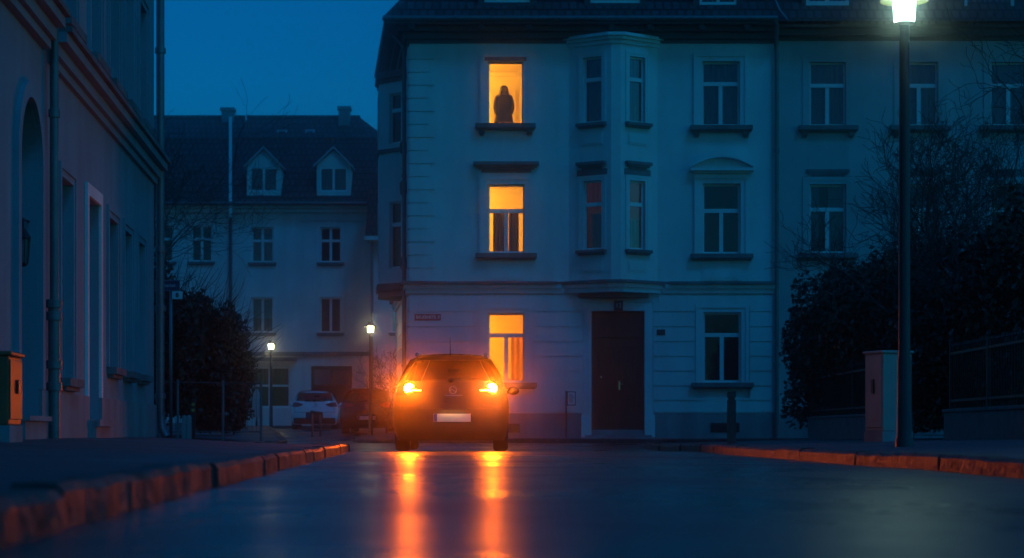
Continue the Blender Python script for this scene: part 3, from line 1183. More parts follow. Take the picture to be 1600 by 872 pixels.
WARM = (1., .46, .035)
lit_room(8.5, vy(84), -2.4, 1.4, 2.6, 165, WARM, -1.7, (-.62, .13, vy(112)))
lit_room(4.6, vy(276), -2.4, 1.4, 2.6, 165, WARM, -1.7, None)
lit_room(.75, vy(476), -2.4, 1.4, 2.6, 165, (1., .36, .015), -1.7, None)
# weak lamp behind the rust curtain
li = bpy.data.lights.new('table_lamp', 'POINT')
li.energy = 14
li.color = (1., .35, .08)
li.shadow_soft_size = .1
lo = bpy.data.objects.new('table_lamp', li)
COL.objects.link(lo)
lo.parent = A
lo.location = Vector((2.5, 58.3, 7.6)) - A.location

# enamel street name plate on the wall
sn = thing('street_sign', 'small dark red enamel street name plate on the corner house wall', 'sign', FA.p(ux(668), vy(496), .03))
mb = MB()
mb.fbox(FA, ux(648), ux(689), vy(501), vy(491), .052, .068)
mb.build('plate', M['sign_red'], sn, bevel=.004)
text_mesh('BAUERNSTR. 8', .125, FA, ux(668.5), vy(496), .070, M['sign_white'], sn, sx=.82, bold=.002)

# notice board on a thin post beside the door
nb = thing('notice_board', 'small framed notice board on a thin iron post left of the brown door', 'notice board', (ux(884), YA - .35, .16))
mb = MB()
mb.tube([(ux(884), YA - .35, .1), (ux(884), YA - .35, vy(611))], .022, 8)
mb.build('post', M['iron'], nb)
fn = F((0, YA - .35, 0), (1, 0), (0, -1, 0))
mb = MB()
mb.fbox(fn, ux(885.5), ux(899), vy(634), vy(612), -.03, .02)
mb.build('board', M['iron'], nb)
mb = MB()
mb.fbox(fn, ux(887), ux(897.5), vy(632.5), vy(613.5), .021, .026)
mb.build('sheet', M['sign_white'], nb)
mb = MB()
for k in range(7):
    mb.fbox(fn, ux(888), ux(888 + 5 + (k * 37 % 4)), vy(617 + k * 2.0), vy(616.2 + k * 2.0), .0265, .028)
mb.build('printed_lines', M['iron'], nb)

# ------------------------------------------------------------------ right-hand house (B)
YBB = 56.14
B = thing('terraced_house', 'dim bluish terraced house behind the bare trees, right of the downpipe', 'house', (13, 58, GA))
FB = F((0, YBB, 0), (1, 0), (0, -1, 0))
KB = YBB / FPX


def ub(x):
    return (x - 800) * KB


def vb(y):
    return CAMZ + (HZ - y) * KB


B0, B1 = A1 + .002, 20.5
hb_ = []
for xa, xb in ((1265, 1322), (1408, 1466), (1548, 1606), (1688, 1746)):
    for ya, yb in ((97, 197), (288, 396), (489, 598)):
        hb_.append((ub(xa), ub(xb), vb(yb), vb(ya)))
mb = MB()
wall_panel(mb, FB, B0, B1, 0, vb(52) + .1, hb_)
mb.box(B1 - .3, B1, 56.45, 64.6, 0, vb(52))
mb.box(B0 + .3, B1 - .31, 64.4, 64.7, 0, vb(52))
mb.build('wall', M['facade_dim'], B)
mb = MB()
mb.fbox(FB, B0 + .02, B1, -.1, vb(646), .001, .05)
mb.build('plinth', M['plinth'], B)
mb = MB()
for v0, v1, n in ((vb(64), vb(58), .06), (vb(58) + .002, vb(48), .3), (vb(48) + .002, vb(44), .55)):
    mb.fbox(FB, B0 + .1, B1, v0, v1, .001, n)
mb.build('eaves', M['eave'], B)
mb = MB()
R = [Vector((B0, 55.4, vb(41))), Vector((B1, 55.4, vb(41))), Vector((B1, 60.4, 17.3)), Vector((B0, 60.4, 17.3)), Vector((B1, 65.2, vb(41))), Vector((B0, 65.2, vb(41)))]
mb.add(R, [(0, 1, 2, 3), (3, 2, 4, 5), (0, 3, 5), (1, 4, 2)])
mb.build('roof', M['roof'], B)
for i, hh in enumerate(hb_):
    r = i % 3
    window(B, FB, *hh, surround=(.2, .03), sill=(.32, .13, .2), brackets=(r == 0), tv=.64, trim='facade_dim',
           cur=(.03, .97, 0, .98, 'curtain_blue') if r == 0 or i == 4 else [(.04, .3, 0, .98, 'curtain_blue'), (.55, .97, 0, .98, 'curtain_blue')],
           hood=('flat', .1, hh[3] + .2, hh[3] + .42, .05) if r == 1 else None)
mb = MB()
mb.box(B0 + .3, B1 - .31, 59.6, 59.8, .3, vb(52))
for v in (.3, 4.4, 8.1, vb(52) - .25):
    mb.box(B0 + .3, B1 - .31, 56.45, 59.6, v, v + .14)
mb.build('interior', M['interior'], B)
for x0, x1, bt in ((1257, 1324, 12), (1503, 1581, 27)):
    u0, u1 = ub(x0), ub(x1)
    v0 = vb(bt)
    v1 = v0 + 1.35
    fd = F((0, YBB - .3, 0), (1, 0), (0, -1, 0))
    db = MB()
    wall_panel(db, fd, u0 - .1, u1 + .1, v0 - .15, v1 + .1, [(u0, u1, v0, v1)], th=.2)
    for a, b in ((u0 - .1, u0 - .02), (u1 + .02, u1 + .1)):
        db.box(a, b, YBB + .005, 59, v0 - .15, v1 + .1)
    db.box(u0 - .2, u1 + .2, YBB - .55, 60, v1 + .11, v1 + .24)
    d_ = db.build('dormer', M['eave'], B)
    mb = MB()
    lst = [(u0, u0 + .09, v0, v1), (u1 - .09, u1, v0, v1), (u0 + .09, u1 - .09, v0, v0 + .12), (u0 + .09, u1 - .09, v1 - .07, v1)]
    if x0 < 1300:
        lst.append(((u0 + u1) / 2 - .06, (u0 + u1) / 2 + .06, v0 + .12, v1 - .07))
    for a, b, c, d in lst:
        mb.fbox(fd, a, b, c, d, -.1, -.02)
    mb.build('window', M['white_frame'], d_)
    mb = MB()
    mb.fbox(fd, u0 + .03, u1 - .03, v0 + .03, v1 - .03, -.075, -.07)
    mb.build('pane', M['pane'], d_)
    curtain(fd, u0, u1, v0, v1, -.17, M['curtain_blue'], d_)
cb = MB()
cb.tube([(ub(1197), YA - .2, vb(-30)), (ub(1205), YA - .4, vb(0)), (ub(1213), YA - .62, vb(25)), (ub(1224), YA - .72, vb(40))], .02, 6)
cb.build('roof_cable', M['grey_frame'], B)

# ------------------------------------------------------------------ left building
def PL(Y):
    return Vector((-3.70 - .0707 * Y, Y, 0))


UL = Vector((-.0707, 1, 0)).normalized()
LF = F(PL(0), (UL.x, UL.y), (UL.y, -UL.x, 0))
CU = 1 / UL.y


def ul(Y):
    return Y * CU


Lh = thing('street_house', 'tall dim house with arched doorway and deep window recesses along the left pavement', 'house', PL(27) + Vector((-3, 0, .2)))
gw = []
for Y, w_, v0, v1 in ((24.15, .95, .93, 3.06 + .27), (26.45, 1.15, .45, 3.36), (28.45, .95, 1.2, 3.31), (30.2, .92, 1.2, 3.31), (31.95, .9, 1.2, 3.31)):
    gw.append((ul(Y) - w_ / 2, ul(Y) + w_ / 2, v0, v1))
uw = []
for Y in (24.3, 26.6, 28.5, 30.3, 32.1):
    uw.append((ul(Y) - .5, ul(Y) + .5, 5.25, 7.15))
    uw.append((ul(Y) - .5, ul(Y) + .5, 8.6, 10.4))
arch = (ul(20.75), ul(22.1), .45, 3.2)
more = [(ul(Y) - .55, ul(Y) + .55, 5.25, 7.2) for Y in (17.2, 19.3, 21.5)] + [(ul(17.2) - .5, ul(17.2) + .5, 1.1, 3.3)]
mb = MB()
rad = (arch[1] - arch[0]) / 2
ATOP = arch[3] + rad
wall_panel(mb, LF, ul(15), ul(33.9), 0, 12, gw + uw + more + [(arch[0], arch[1], arch[2], ATOP)], th=.34)
# arch spandrels
um = (arch[0] + arch[1]) / 2
for s in (-1, 1):
    pts = [(um + s * rad, arch[3])]
    for k in range(1, 13):
        a = k / 12 * PI / 2
        pts.append((um + s * rad * math.cos(a), arch[3] + rad * math.sin(a)))
    pts.append((um + s * rad, ATOP))
    for i in range(len(pts) - 2):
        mb.fprism(LF, [pts[-1], pts[i], pts[i + 1]], -.33, -.001)
# end wall towards the side street and back
mb.fbox(LF, ul(33.9) - .3, ul(33.9) - .003, 0, 12, -9, -.341)
mb.fbox(LF, ul(15), ul(33.9), 0, 12, -9.3, -9.001)
mb.fbox(LF, ul(15), ul(15) + .3, 0, 12, -9, -.341)
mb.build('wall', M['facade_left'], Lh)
mb = MB()
segs = [(ul(15), arch[0] - .02), (arch[1] + .02, gw[1][0] - .02), (gw[1][1] + .02, ul(33.9) + .04)]
for a, b in segs:
    mb.fbox(LF, a, b, 0, .75, .001, .045)
mb.build('plinth', M['plinth'], Lh)
mb = MB()
for a, b, dn in ((ul(15), ul(22.45), .1), (ul(22.75), ul(33.9) + .1, 0)):
    for v0, v1, n in ((4.50, 4.60, .06), (4.602, 4.74, .12), (4.742, 4.86, .22)):
        mb.fbox(LF, a, b, v0 + dn, v1 + dn, .001, n + dn * .3)
mb.build('cornice', M['facade_left'], Lh)
mb = MB()
for a, b, dn in ((ul(15), ul(22.45), .1), (ul(22.75), ul(33.9) + .1, 0)):
    mb.fbox(LF, a, b, 4.862 + dn, 4.93 + dn, .001, .28 + dn * .3)
mb.build('cornice_ledge', M['ledge'], Lh)
mb = MB()
mb.fbox(LF, ul(15), ul(34.3), 12.002, 12.2, -9.5, .45)
mb.build('eaves', M['eave'], Lh)
mb = MB()
P = [LF.p(ul(14.8), 12.21, .5), LF.p(ul(34.3), 12.21, .5), LF.p(ul(34.3), 12.21, -9.8), LF.p(ul(14.8), 12.21, -9.8), LF.p(ul(14.8), 16.5, -4.6), LF.p(ul(30), 16.5, -4.6)]
mb.add(P, [(0, 1, 5, 4), (1, 2, 5), (2, 3, 4, 5), (0, 4, 3)])
mb.build('roof', M['roof'], Lh)
for i, hh in enumerate(gw):
    if i == 1:
        mb = MB()
        mb.fbox(LF, hh[0], hh[1], hh[2], hh[3], -.31, -.27)
        for fa, fb, va, vb_ in ((.12, .88, .08, .4), (.12, .88, .47, .92)):
            mb.fbox(LF, lerp(hh[0], hh[1], fa), lerp(hh[0], hh[1], fb), lerp(hh[2], hh[3], va), lerp(hh[2], hh[3], vb_), -.27, -.25)
        dd = mb.build('door', M['grey_frame'], Lh)
        mb = MB()
        mb.fbox(LF, hh[0] - .1, hh[1] + .1, .1, .44, -.3, .14)
        mb.fbox(LF, hh[0] - .13, hh[1] + .13, .36, .45, .141, .19)
        mb.build('door_step', M['plinth'], Lh)
        mb = MB()
        for a, b in ((hh[0] - .16, hh[0] - .004), (hh[1] + .004, hh[1] + .16)):
            mb.fbox(LF, a, b, .75, hh[3] + .16, .002, .04)
        mb.fbox(LF, hh[0] - .004, hh[1] + .004, hh[3] + .004, hh[3] + .16, .002, .04)
        mb.build('surround', M['trim'], dd)
    else:
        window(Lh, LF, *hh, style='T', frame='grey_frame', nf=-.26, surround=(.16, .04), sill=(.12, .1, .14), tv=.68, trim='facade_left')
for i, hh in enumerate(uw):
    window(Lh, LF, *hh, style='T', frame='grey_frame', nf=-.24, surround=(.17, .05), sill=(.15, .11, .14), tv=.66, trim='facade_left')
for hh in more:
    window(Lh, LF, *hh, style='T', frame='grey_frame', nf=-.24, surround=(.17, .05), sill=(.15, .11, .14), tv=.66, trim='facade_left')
mb = MB()
mb.fbox(LF, arch[0] - .03, arch[1] + .03, .1, .40, -.3, .1)
mb.fbox(LF, arch[0] - .05, arch[1] + .05, .402, .455, -.3, .15)
mb.build('door_step', M['plinth'], Lh)
mb = MB()
pts = [(um - rad + .02, arch[2] + .01), (um + rad - .02, arch[2] + .01)] + [(um + (rad - .02) * math.cos(k / 16 * PI), arch[3] + (rad - .02) * math.sin(k / 16 * PI)) for k in range(17)]
mb.fprism(LF, pts, -.33, -.28)
mb.fbox(LF, um - .02, um + .02, arch[2] + .02, arch[3], -.28, -.25)
for s in (-1, 1):
    for va, vb_ in ((.7, 1.4), (1.6, 2.9)):
        mb.fbox(LF, um + s * .36 - .22, um + s * .36 + .22, va, vb_, -.279, -.262)
mb.build('door', M['door'], Lh)
mb = MB()
prev = None
for k in range(25):
    a = k / 24 * PI
    q = [(um + r_ * math.cos(a), arch[3] + r_ * math.sin(a)) for r_ in (rad + .005, rad + .17)]
    if prev:
        mb.fprism(LF, [prev[0], q[0], q[1], prev[1]], .001, .06)
    prev = q
for s in (-1, 1):
    u_ = sorted((um + s * (rad + .005), um + s * (rad + .17)))
    mb.fbox(LF, u_[0], u_[1], .76, arch[3] - .002, .001, .06)
mb.build('arch_moulding', M['facade_left'], Lh)
mb = MB()
for va in (.25, 4.2, 7.9, 11.7):
    mb.fbox(LF, ul(15.3), ul(33.5), va - .05, va, -8.9, -.341)
mb.fbox(LF, ul(15.3), ul(33.5), 0, 11.9, -3.2, -3.0)
mb.build('interior', M['interior'], Lh)
pp = LF.p(ul(22.6), 0, .1)
downpipe(Lh, [(pp.x, pp.y, 12), (pp.x, pp.y, 1.7)], .05, collars=[(pp.x, pp.y, z) for z in (3.9, 7.2)])
downpipe(Lh, [(pp.x, pp.y, 1.75), (pp.x, pp.y, .2)], .068, name='stand_pipe', collars=[(pp.x, pp.y, z) for z in (.8, 1.05, 1.6, 1.74)])
pp = LF.p(ul(33.98), 0, .1)
downpipe(Lh, [(pp.x, pp.y, 12), (pp.x, pp.y, .65), (pp.x + .02, pp.y, .35), (pp.x + .12, pp.y - .05, .2)], .07, collars=[(pp.x, pp.y, z) for z in (.9, 2.4, 3.4, 6.8)])
# lantern in the arch
wl = thing('wall_lantern', 'unlit dark wall lantern hanging in the arched doorway of the street house', 'lantern', LF.p(ul(21.9), 2.3, -.1))
c = LF.p(ul(21.75), 2.25, -.10)
mb = MB()
mb.lathe([(.0, .28), (.04, .23), (.085, .16), (.088, .15), (.07, .14)], c, 'z', 6)
mb.lathe([(.02, -.16), (.052, -.14), (.056, -.12), (.0, -.11)], c, 'z', 6)
for k in range(6):
    a = k / 6 * 2 * PI
    mb.tube([c + Vector((.074 * math.cos(a), .074 * math.sin(a), .14)), c + Vector((.052 * math.cos(a), .052 * math.sin(a), -.12))], .008, 5)
mb.tube([c + Vector((0, 0, .27)), c + Vector((0, 0, .36)), LF.p(ul(22.1), 2.62, -.10)], .014, 6)
mb.build('lantern_body', M['iron'], wl)
mb = MB()
mb.lathe([(.047, -.118), (.069, .138)], c, 'z', 6)
mb.build('glass', M['car_glass'], wl)


# utility cabinets
def cabinet(name, label, fr, u0, u1, v0, v1, n0, n1, cm='cabinet'):
    c = thing(name, label, 'utility cabinet', fr.p((u0 + u1) / 2, v0, (n0 + n1) / 2))
    mb = MB()
    mb.fbox(fr, u0, u1, v0 + .12, v1 - .04, n0, n1)
    mb.build('housing', M[cm], c, bevel=.012)
    mb = MB()
    mb.fbox(fr, u0 - .025, u1 + .025, v1 - .039, v1, n0 - .025, n1 + .03)
    mb.build('lid', M[cm], c, bevel=.012)
    mb = MB()
    mb.fbox(fr, u0 - .01, u1 + .01, v0 - .1, v0 + .118, n0 - .01, n1 + .012)
    mb.build('base', M['plinth'], c)
    mb = MB()
    mb.fbox(fr, u0 + .03, u1 - .03, v0 + .17, v1 - .07, n1 + .001, n1 + .014)
    d = mb.build('door', M[cm], c, bevel=.006)
    mb = MB()
    mb.fbox(fr, u0 + (u1 - u0) * .45, u0 + (u1 - u0) * .58, lerp(v0, v1, .52), lerp(v0, v1, .68), n1 + .015, n1 + .04)
    mb.build('handle', M['iron'], d, bevel=.005)
    return c


cabinet('utility_cabinet', 'low utility cabinet, lamp glow painted orange, against the wall beside the arched doorway, left edge', LF, ul(17.24), ul(17.87), .22, hgt(552, 17.8), .03, .55, 'cabinet_lampglow')
CF = F((5.18, 28.5, 0), (.30, -.954), (-.954, -.30, 0))
cabinet('utility_cabinet', 'tall pale utility cabinet on the right pavement half hidden by the lamp post', CF, -.27, .27, .18, hgt(548, 28.4), -.46, .0)

# ------------------------------------------------------------------ houses at the back
YC = 85.
KC = YC / FPX


def uc(x):
    return (x - 800) * KC


def vc(y):
    return CAMZ + (HZ - y) * KC


FC = F((0, YC, 0), (1, 0), (0, -1, 0))


def gable_dormer(parent, x0, x1, wy0, wy1, apex, eavy, rx0, rx1):
    fd = F((0, YC - .05, 0), (1, 0), (0, -1, 0))
    u0, u1, v0, v1 = uc(x0), uc(x1), vc(wy1), vc(wy0)
    mb = MB()
    wall_panel(mb, fd, u0 - .14, u1 + .14, v0 - .25, vc(eavy), [(u0, u1, v0, v1)], th=.2)
    a, b = u0 - .14, u1 + .14
    mb.fprism(fd, [(a, vc(eavy) + .002), (b, vc(eavy) + .002), ((a + b) / 2, vc(apex) - .16)], -.2, 0)
    mb.box(a, a + .1, YC + .155, YC + 3, v0 - .25, vc(eavy))
    mb.box(b - .1, b, YC + .155, YC + 3, v0 - .25, vc(eavy))
    d = mb.build('dormer', M['facade_back'], parent)
    rb = MB()
    m_ = (a + b) / 2
    for s, e in ((uc(rx0), -1), (uc(rx1), 1)):
        q0, q1 = (s, vc(eavy) - .05), (m_, vc(apex))
        th = .1
        pts = [q0, q1, (q1[0], q1[1] - th), (q0[0], q0[1] - th)]
        rb.fprism(fd, pts, -3.2, .16)
    rb.build('dormer_roof', M['grey_frame'], d)
    wb = MB()
    for p in ((u0, u0 + .06, v0, v1), (u1 - .06, u1, v0, v1), (u0 + .06, u1 - .06, v0, v0 + .08), (u0 + .06, u1 - .06, v1 - .06, v1), ((u0 + u1) / 2 - .05, (u0 + u1) / 2 + .05, v0 + .08, v1 - .06)):
        wb.fbox(fd, *p, -.1, -.02)
    wb.build('window', M['white_frame'], d)
    pb = MB()
    pb.fbox(fd, u0 + .03, u1 - .03, v0 + .03, v1 - .03, -.075, -.07)
    pb.build('pane', M['pane'], d)
    curtain(fd, u0, u1, v0, v1, -.17, M['curtain_blue'], d)


def skylight(parent, fr0, x0, x1, y0, y1, Y):
    """flat roof window lying on the roof slope"""
    a, b = at(x0, y1, Y), at(x1, y0, Y)
    dy = .0
    mb = MB()
    n = Vector((0, -.75, .66))
    up = Vector((0, .66, .75))
    w_ = b.x - a.x
    h_ = (b.z - a.z) / .75
    for (s0, s1, t0, t1) in ((0, .08, 0, h_), (w_ - .08, w_, 0, h_), (.08, w_ - .08, 0, .08), (.08, w_ - .08, h_ - .08, h_)):
        vs = []
        for d in (-.12, .06):
            for t in (t0, t1):
                for s in (s0, s1):
                    vs.append(a + Vector((s, 0, 0)) + up * t + n * d)
        mb.add(vs, [(0, 2, 3, 1), (4, 5, 7, 6), (0, 1, 5, 4), (2, 6, 7, 3), (0, 4, 6, 2), (1, 3, 7, 5)])
    k = mb.build('skylight', M['grey_frame'], parent)
    pb = MB()
    vs = [a + Vector((s, 0, 0)) + up * t + n * .03 for s, t in ((.07, .07), (w_ - .07, .07), (w_ - .07, h_ - .07), (.07, h_ - .07))]
    pb.add(vs, [(0, 1, 2, 3)])
    pb.build('pane', M['sky_pane'], k)


M['sky_pane'] = simple('skylight_glass', (.55, .58, .60), .08, .85, var=.1)


def roof_c(parent, x0, x1, eav, brk, rdg, cut_right=None, mat='roof'):
    mb = MB()
    e0 = Vector((uc(x0), YC - .45, vc(eav) + .02))
    yb, yr = 87.6, 90.4
    k0 = hgt(brk, yb)
    r0 = hgt(rdg, yr)
    xs = (uc(x0), uc(x1))
    xr = cut_right if cut_right is not None else xs[1]
    P = [(xs[0], YC - .45, e0.z), (xs[1], YC - .45, e0.z), (xs[1], yb, k0), (xs[0], yb, k0), (xr, yr, r0), (xs[0], yr, r0), (xs[0], 95.8, e0.z), (xs[1], 95.8, e0.z)]
    mb.add(P, [(0, 1, 2, 3), (3, 2, 4, 5), (5, 4, 7, 6), (0, 3, 5, 6), (1, 7, 4, 2)])
    # ridge tiles and course line
    mb.tube([P[5], P[4]], .12, 6)
    mb.tube([P[3], P[2]], .07, 6)
    return mb.build('roof', M[mat], parent)


def house_c(name, label, x0, x1, eav, openings, loc):
    h = thing(name, label, 'house', loc)
    mb = MB()
    hs = [(uc(a), uc(b), vc(d), vc(c)) for a, b, c, d, *_ in openings]
    wall_panel(mb, FC, uc(x0), uc(x1), 0, vc(eav), hs)
    mb.box(uc(x0), uc(x0) + .3, YC + .301, 95, 0, vc(eav))
    mb.box(uc(x1) - .3, uc(x1), YC + .301, 95, 0, vc(eav))
    mb.box(uc(x0) + .3, uc(x1) - .3, 94.7, 95, 0, vc(eav))
    mb.build('wall', M['facade_back'], h)
    mb = MB()
    mb.fbox(FC, uc(x0), uc(x1), vc(eav) - .28, vc(eav) - .12, .001, .16)
    mb.fbox(FC, uc(x0), uc(x1), vc(eav) - .118, vc(eav) + .01, .001, .34)
    mb.build('cornice', M['trim'], h)
    mb = MB()
    mb.tube([FC.p(uc(x0), vc(eav) + .06, .5), FC.p(uc(x1), vc(eav) + .06, .5)], .08, 8)
    mb.build('gutter', M['steel'], h)
    mb = MB()
    mb.box(uc(x0) + .31, uc(x1) - .31, 88.4, 88.6, 0, vc(eav) - .1)
    for v in (.5, vc(553), vc(450), vc(335)):
        mb.box(uc(x0) + .31, uc(x1) - .31, YC + .31, 88.4, v - .1, v)
    mb.build('interior', M['interior'], h)
    return h


opsR = [(393, 427, 355, 410), (500, 533, 355, 410), (393, 427, 465, 520), (500, 533, 465, 520), (389, 453, 573, 638), (486, 550, 572, 668)]
HC = house_c('back_house', 'pale house with two gabled dormers at the end of the side street', 360, 577, 322, opsR, (uc(468), 88, .4))
for i, (a, b, c, d) in enumerate(opsR[:4]):
    cur = None
    if i == 2:
        cur = [(.02, .98, .42, .98, 'curtain_blue'), (.04, .9, .02, .40, 'curtain_red')]
    elif i == 1 or i == 0:
        cur = (.03, .97, .0, .98, 'curtain_blue') if i == 0 else None
    window(HC, FC, uc(a), uc(b), vc(d), vc(c), style='+' if i < 2 else '|', surround=(.12, .03), sill=(.14, .1, .12), tv=.62, cur=cur, fw=.06)
# shop window and garage door
a, b, c, d = opsR[4]
sw = window(HC, FC, uc(a), uc(b), vc(d), vc(c), style='|', frame='white_frame', fw=.08, cur=[(.02, .46, .62, .98, 'curtain_brown'), (.54, .98, .58, .98, 'curtain_red')])
mb = MB()
mb.fbox(FC, uc(a), uc(b), lerp(vc(d), vc(c), .52), lerp(vc(d), vc(c), .57), -.2, -.1)
mb.build('transom', M['white_frame'], sw)
a, b, c, d = opsR[5]
mb = MB()
u0, u1, v0, v1 = uc(a), uc(b), vc(d), vc(c)
mb.fbox(FC, u0, u1, v0, v1, -.22, -.18)
for f0, f1 in ((0, .06), (.94, 1), (.48, .52)):
    mb.fbox(FC, lerp(u0, u1, f0), lerp(u0, u1, f1), v0, v1, -.179, -.12)
vt = lerp(v0, v1, .66)
mb.fbox(FC, u0, u1, vt - .06, vt + .06, -.119, -.09)
mb.fbox(FC, u0, u1, v1 - .1, v1, -.119, -.09)
for k in range(14):
    uu = lerp(u0, u1, (k + .5) / 14)
    mb.fbox(FC, uu - .01, uu + .01, v0, vt - .06, -.179, -.165)
gd = mb.build('garage_door', M['door'], HC)
mb = MB()
mb.fbox(FC, lerp(u0, u1, .07), lerp(u0, u1, .93), vt + .1, v1 - .14, -.178, -.17)
mb.build('pane', M['sky_pane'], gd)
mb = MB()
mb.fbox(FC, uc(384), uc(577) - .01, vc(556), vc(550), .001, .12)
mb.fbox(FC, uc(384), uc(464), vc(564), vc(559), .001, .3)
mb.build('string_course', M['ledge'], HC)
mb = MB()
mb.fbox(FC, uc(466), uc(468), vc(550), vc(343), .001, .035)
mb.fbox(FC, uc(466), uc(577) - .02, vc(345), vc(340), .001, .05)
mb.build('pilaster_strip', M['facade_back'], HC)
rr = roof_c(HC, 360, 600, 322, 217, 184, cut_right=(563 - 800) / FPX * 90.4)
for x0, x1, r0, r1 in ((391, 434, 382, 442), (500, 543, 490, 551)):
    gable_dormer(HC, x0, x1, 262, 300, 229, 257, r0, r1)
skylight(HC, None, 432, 448, 203, 214, 88.3)
skylight(HC, None, 476, 491, 202, 214, 88.3)
mb = MB()


def chimney(parent, x0, x1, y0, y1, Y):
    mb = MB()
    a, b = at(x0, y1, Y), at(x1, y0, Y)
    mb.box(a.x, b.x, Y, Y + .6, a.z - 1.2, b.z - .14)
    mb.box(a.x - .06, b.x + .06, Y - .06, Y + .66, b.z - .138, b.z)
    mb.box(a.x - .05, b.x + .05, Y - .05, Y + .65, a.z - .3, a.z)
    return mb.build('chimney', M['plinth'], parent)


chimney(HC, 529, 546, 166, 196, 89.4)
downpipe(HC, [FC.p(uc(361), vc(325), .3), FC.p(uc(361), vc(335), .1), FC.p(uc(361), .5, .1)], .07)
HL = house_c('back_house', 'pale house with a plain dark roof and single skylight behind the bare tree', 160, 359.4, 322, [(299, 331, 353, 409), (238, 270, 353, 409), (299, 331, 465, 520), (238, 270, 465, 520)], (uc(270), 88, .4))
for a, b, c, d in [(299, 331, 353, 409), (238, 270, 353, 409), (299, 331, 465, 520), (238, 270, 465, 520)]:
    window(HL, FC, uc(a), uc(b), vc(d), vc(c), style='+', surround=(.12, .03), sill=(.14, .1, .12), tv=.64, fw=.06)
roof_c(HL, 160, 357, 322, 218, 184)
skylight(HL, None, 320, 337, 263, 283, 86.3)
chimney(HL, 346, 364, 168, 196, 89.8)
mb = MB()
P = [at(357.5, 322, YC - .5), at(362.5, 322, YC - .5), at(362.5, 215, 87.5), at(362.5, 181, 90.4), at(357.5, 181, 90.4), at(357.5, 215, 87.5)]
z = Vector((0, 0, .16))
mb.add([p + z for p in P] + [p - z * 3 for p in P], [(0, 1, 2, 5), (5, 2, 3, 4), (6, 7, 1, 0), (0, 5, 11, 6), (5, 4, 10, 11), (1, 7, 8, 2), (2, 8, 9, 3)])
mb.build('party_wall', M['trim'], HL)
# small annex between back house and corner house
AX = thing('annex_house', 'low narrow annex with a red tiled roof squeezed beside the corner house', 'house', (-5.6, 82, .45))
fx = F((0, 82.5, 0), (1, 0), (0, -1, 0))
mb = MB()
xa, xb = (577 - 800) / FPX * 82.5, -3.4
wall_panel(mb, fx, xa, xb, 0, hgt(372, 82.5), [(xa + .9, xa + 1.5, hgt(520, 82.5), hgt(470, 82.5))], th=.3)
mb.box(xa, xa + .25, 82.8, 84.9, 0, hgt(372, 82.5))
mb.build('wall', M['facade_back'], AX)
window(AX, fx, xa + .9, xa + 1.5, hgt(520, 82.5), hgt(470, 82.5), style='I', surround=(.1, .03), sill=(.1, .08, .1))
mb = MB()
z0 = hgt(370, 82.5)
mb.add([(xa - .15, 82.1, z0), (xb, 82.1, z0), (xb, 84.8, z0 + 2.6), (xa - .15, 84.8, z0 + 2.6), (xa - .15, 84.8, z0 - .1), (xb, 84.8, z0 - .1)], [(0, 1, 2, 3), (0, 3, 4), (1, 5, 2)])
mb.build('roof', M['roof_red'], AX)
mb = MB()
mb.box(xa - .15, xb, 82.0, 82.46, z0 - .18, z0 - .02)
mb.build('cornice', M['trim'], AX)
downpipe(AX, [(xa + .12, 82.38, z0 - .2), (xa + .12, 82.38, .4)], .06)


# ------------------------------------------------------------------ vegetation
def leaf_cloud(name, parent, blobs, count, size, mat, seed, bottom=.25, fill=.35):
    rng = np.random.default_rng(seed)
    vol = np.array([b[3] * b[4] + b[4] * b[5] + b[3] * b[5] for b in blobs])
    pick = rng.choice(len(blobs), count, p=vol / vol.sum())
    Bq = np.array(blobs)[pick]
    d = rng.normal(size=(count, 3))
    d /= np.linalg.norm(d, axis=1)[:, None]
    lump = 1 + .13 * np.sin(d[:, 0] * 7 + pick) + .10 * np.sin(d[:, 2] * 9 + pick * 2.1) + .08 * np.sin(d[:, 1] * 13 + d[:, 0] * 5)
    r = (1 - np.abs(rng.normal(size=count)) * fill * .5) * lump + (rng.random(count) < .03) * rng.random(count) * .12
    c = Bq[:, :3] + d * Bq[:, 3:6] * r[:, None]
    keep = c[:, 2] > bottom
    c = c[keep]
    n = len(c)
    a = rng.normal(size=(n, 3))
    a /= np.linalg.norm(a, axis=1)[:, None]
    b = np.cross(a, rng.normal(size=(n, 3)))
    b /= np.linalg.norm(b, axis=1)[:, None]
    L = size * (.6 + .8 * rng.random(n))[:, None]
    W = L * .34
    nn = np.cross(a, b)
    v = np.stack([c - a * L / 2, c + b * W + nn * L * .08, c + a * L / 2, c - b * W + nn * L * .08], 1).reshape(-1, 3)
    off = np.array(root_loc(parent)) if parent is not None else np.zeros(3)
    v = v - off
    me = bpy.data.meshes.new(name)
    me.vertices.add(4 * n)
    me.vertices.foreach_set('co', v.astype(np.float32).ravel())
    me.loops.add(4 * n)
    me.loops.foreach_set('vertex_index', np.arange(4 * n, dtype=np.int32))
    me.polygons.add(n)
    me.polygons.foreach_set('loop_start', np.arange(0, 4 * n, 4, dtype=np.int32))
    me.update(calc_edges=True)
    me.validate()
    me.materials.append(mat)
    o = bpy.data.objects.new(name, me)
    COL.objects.link(o)
    o.parent = parent
    return o


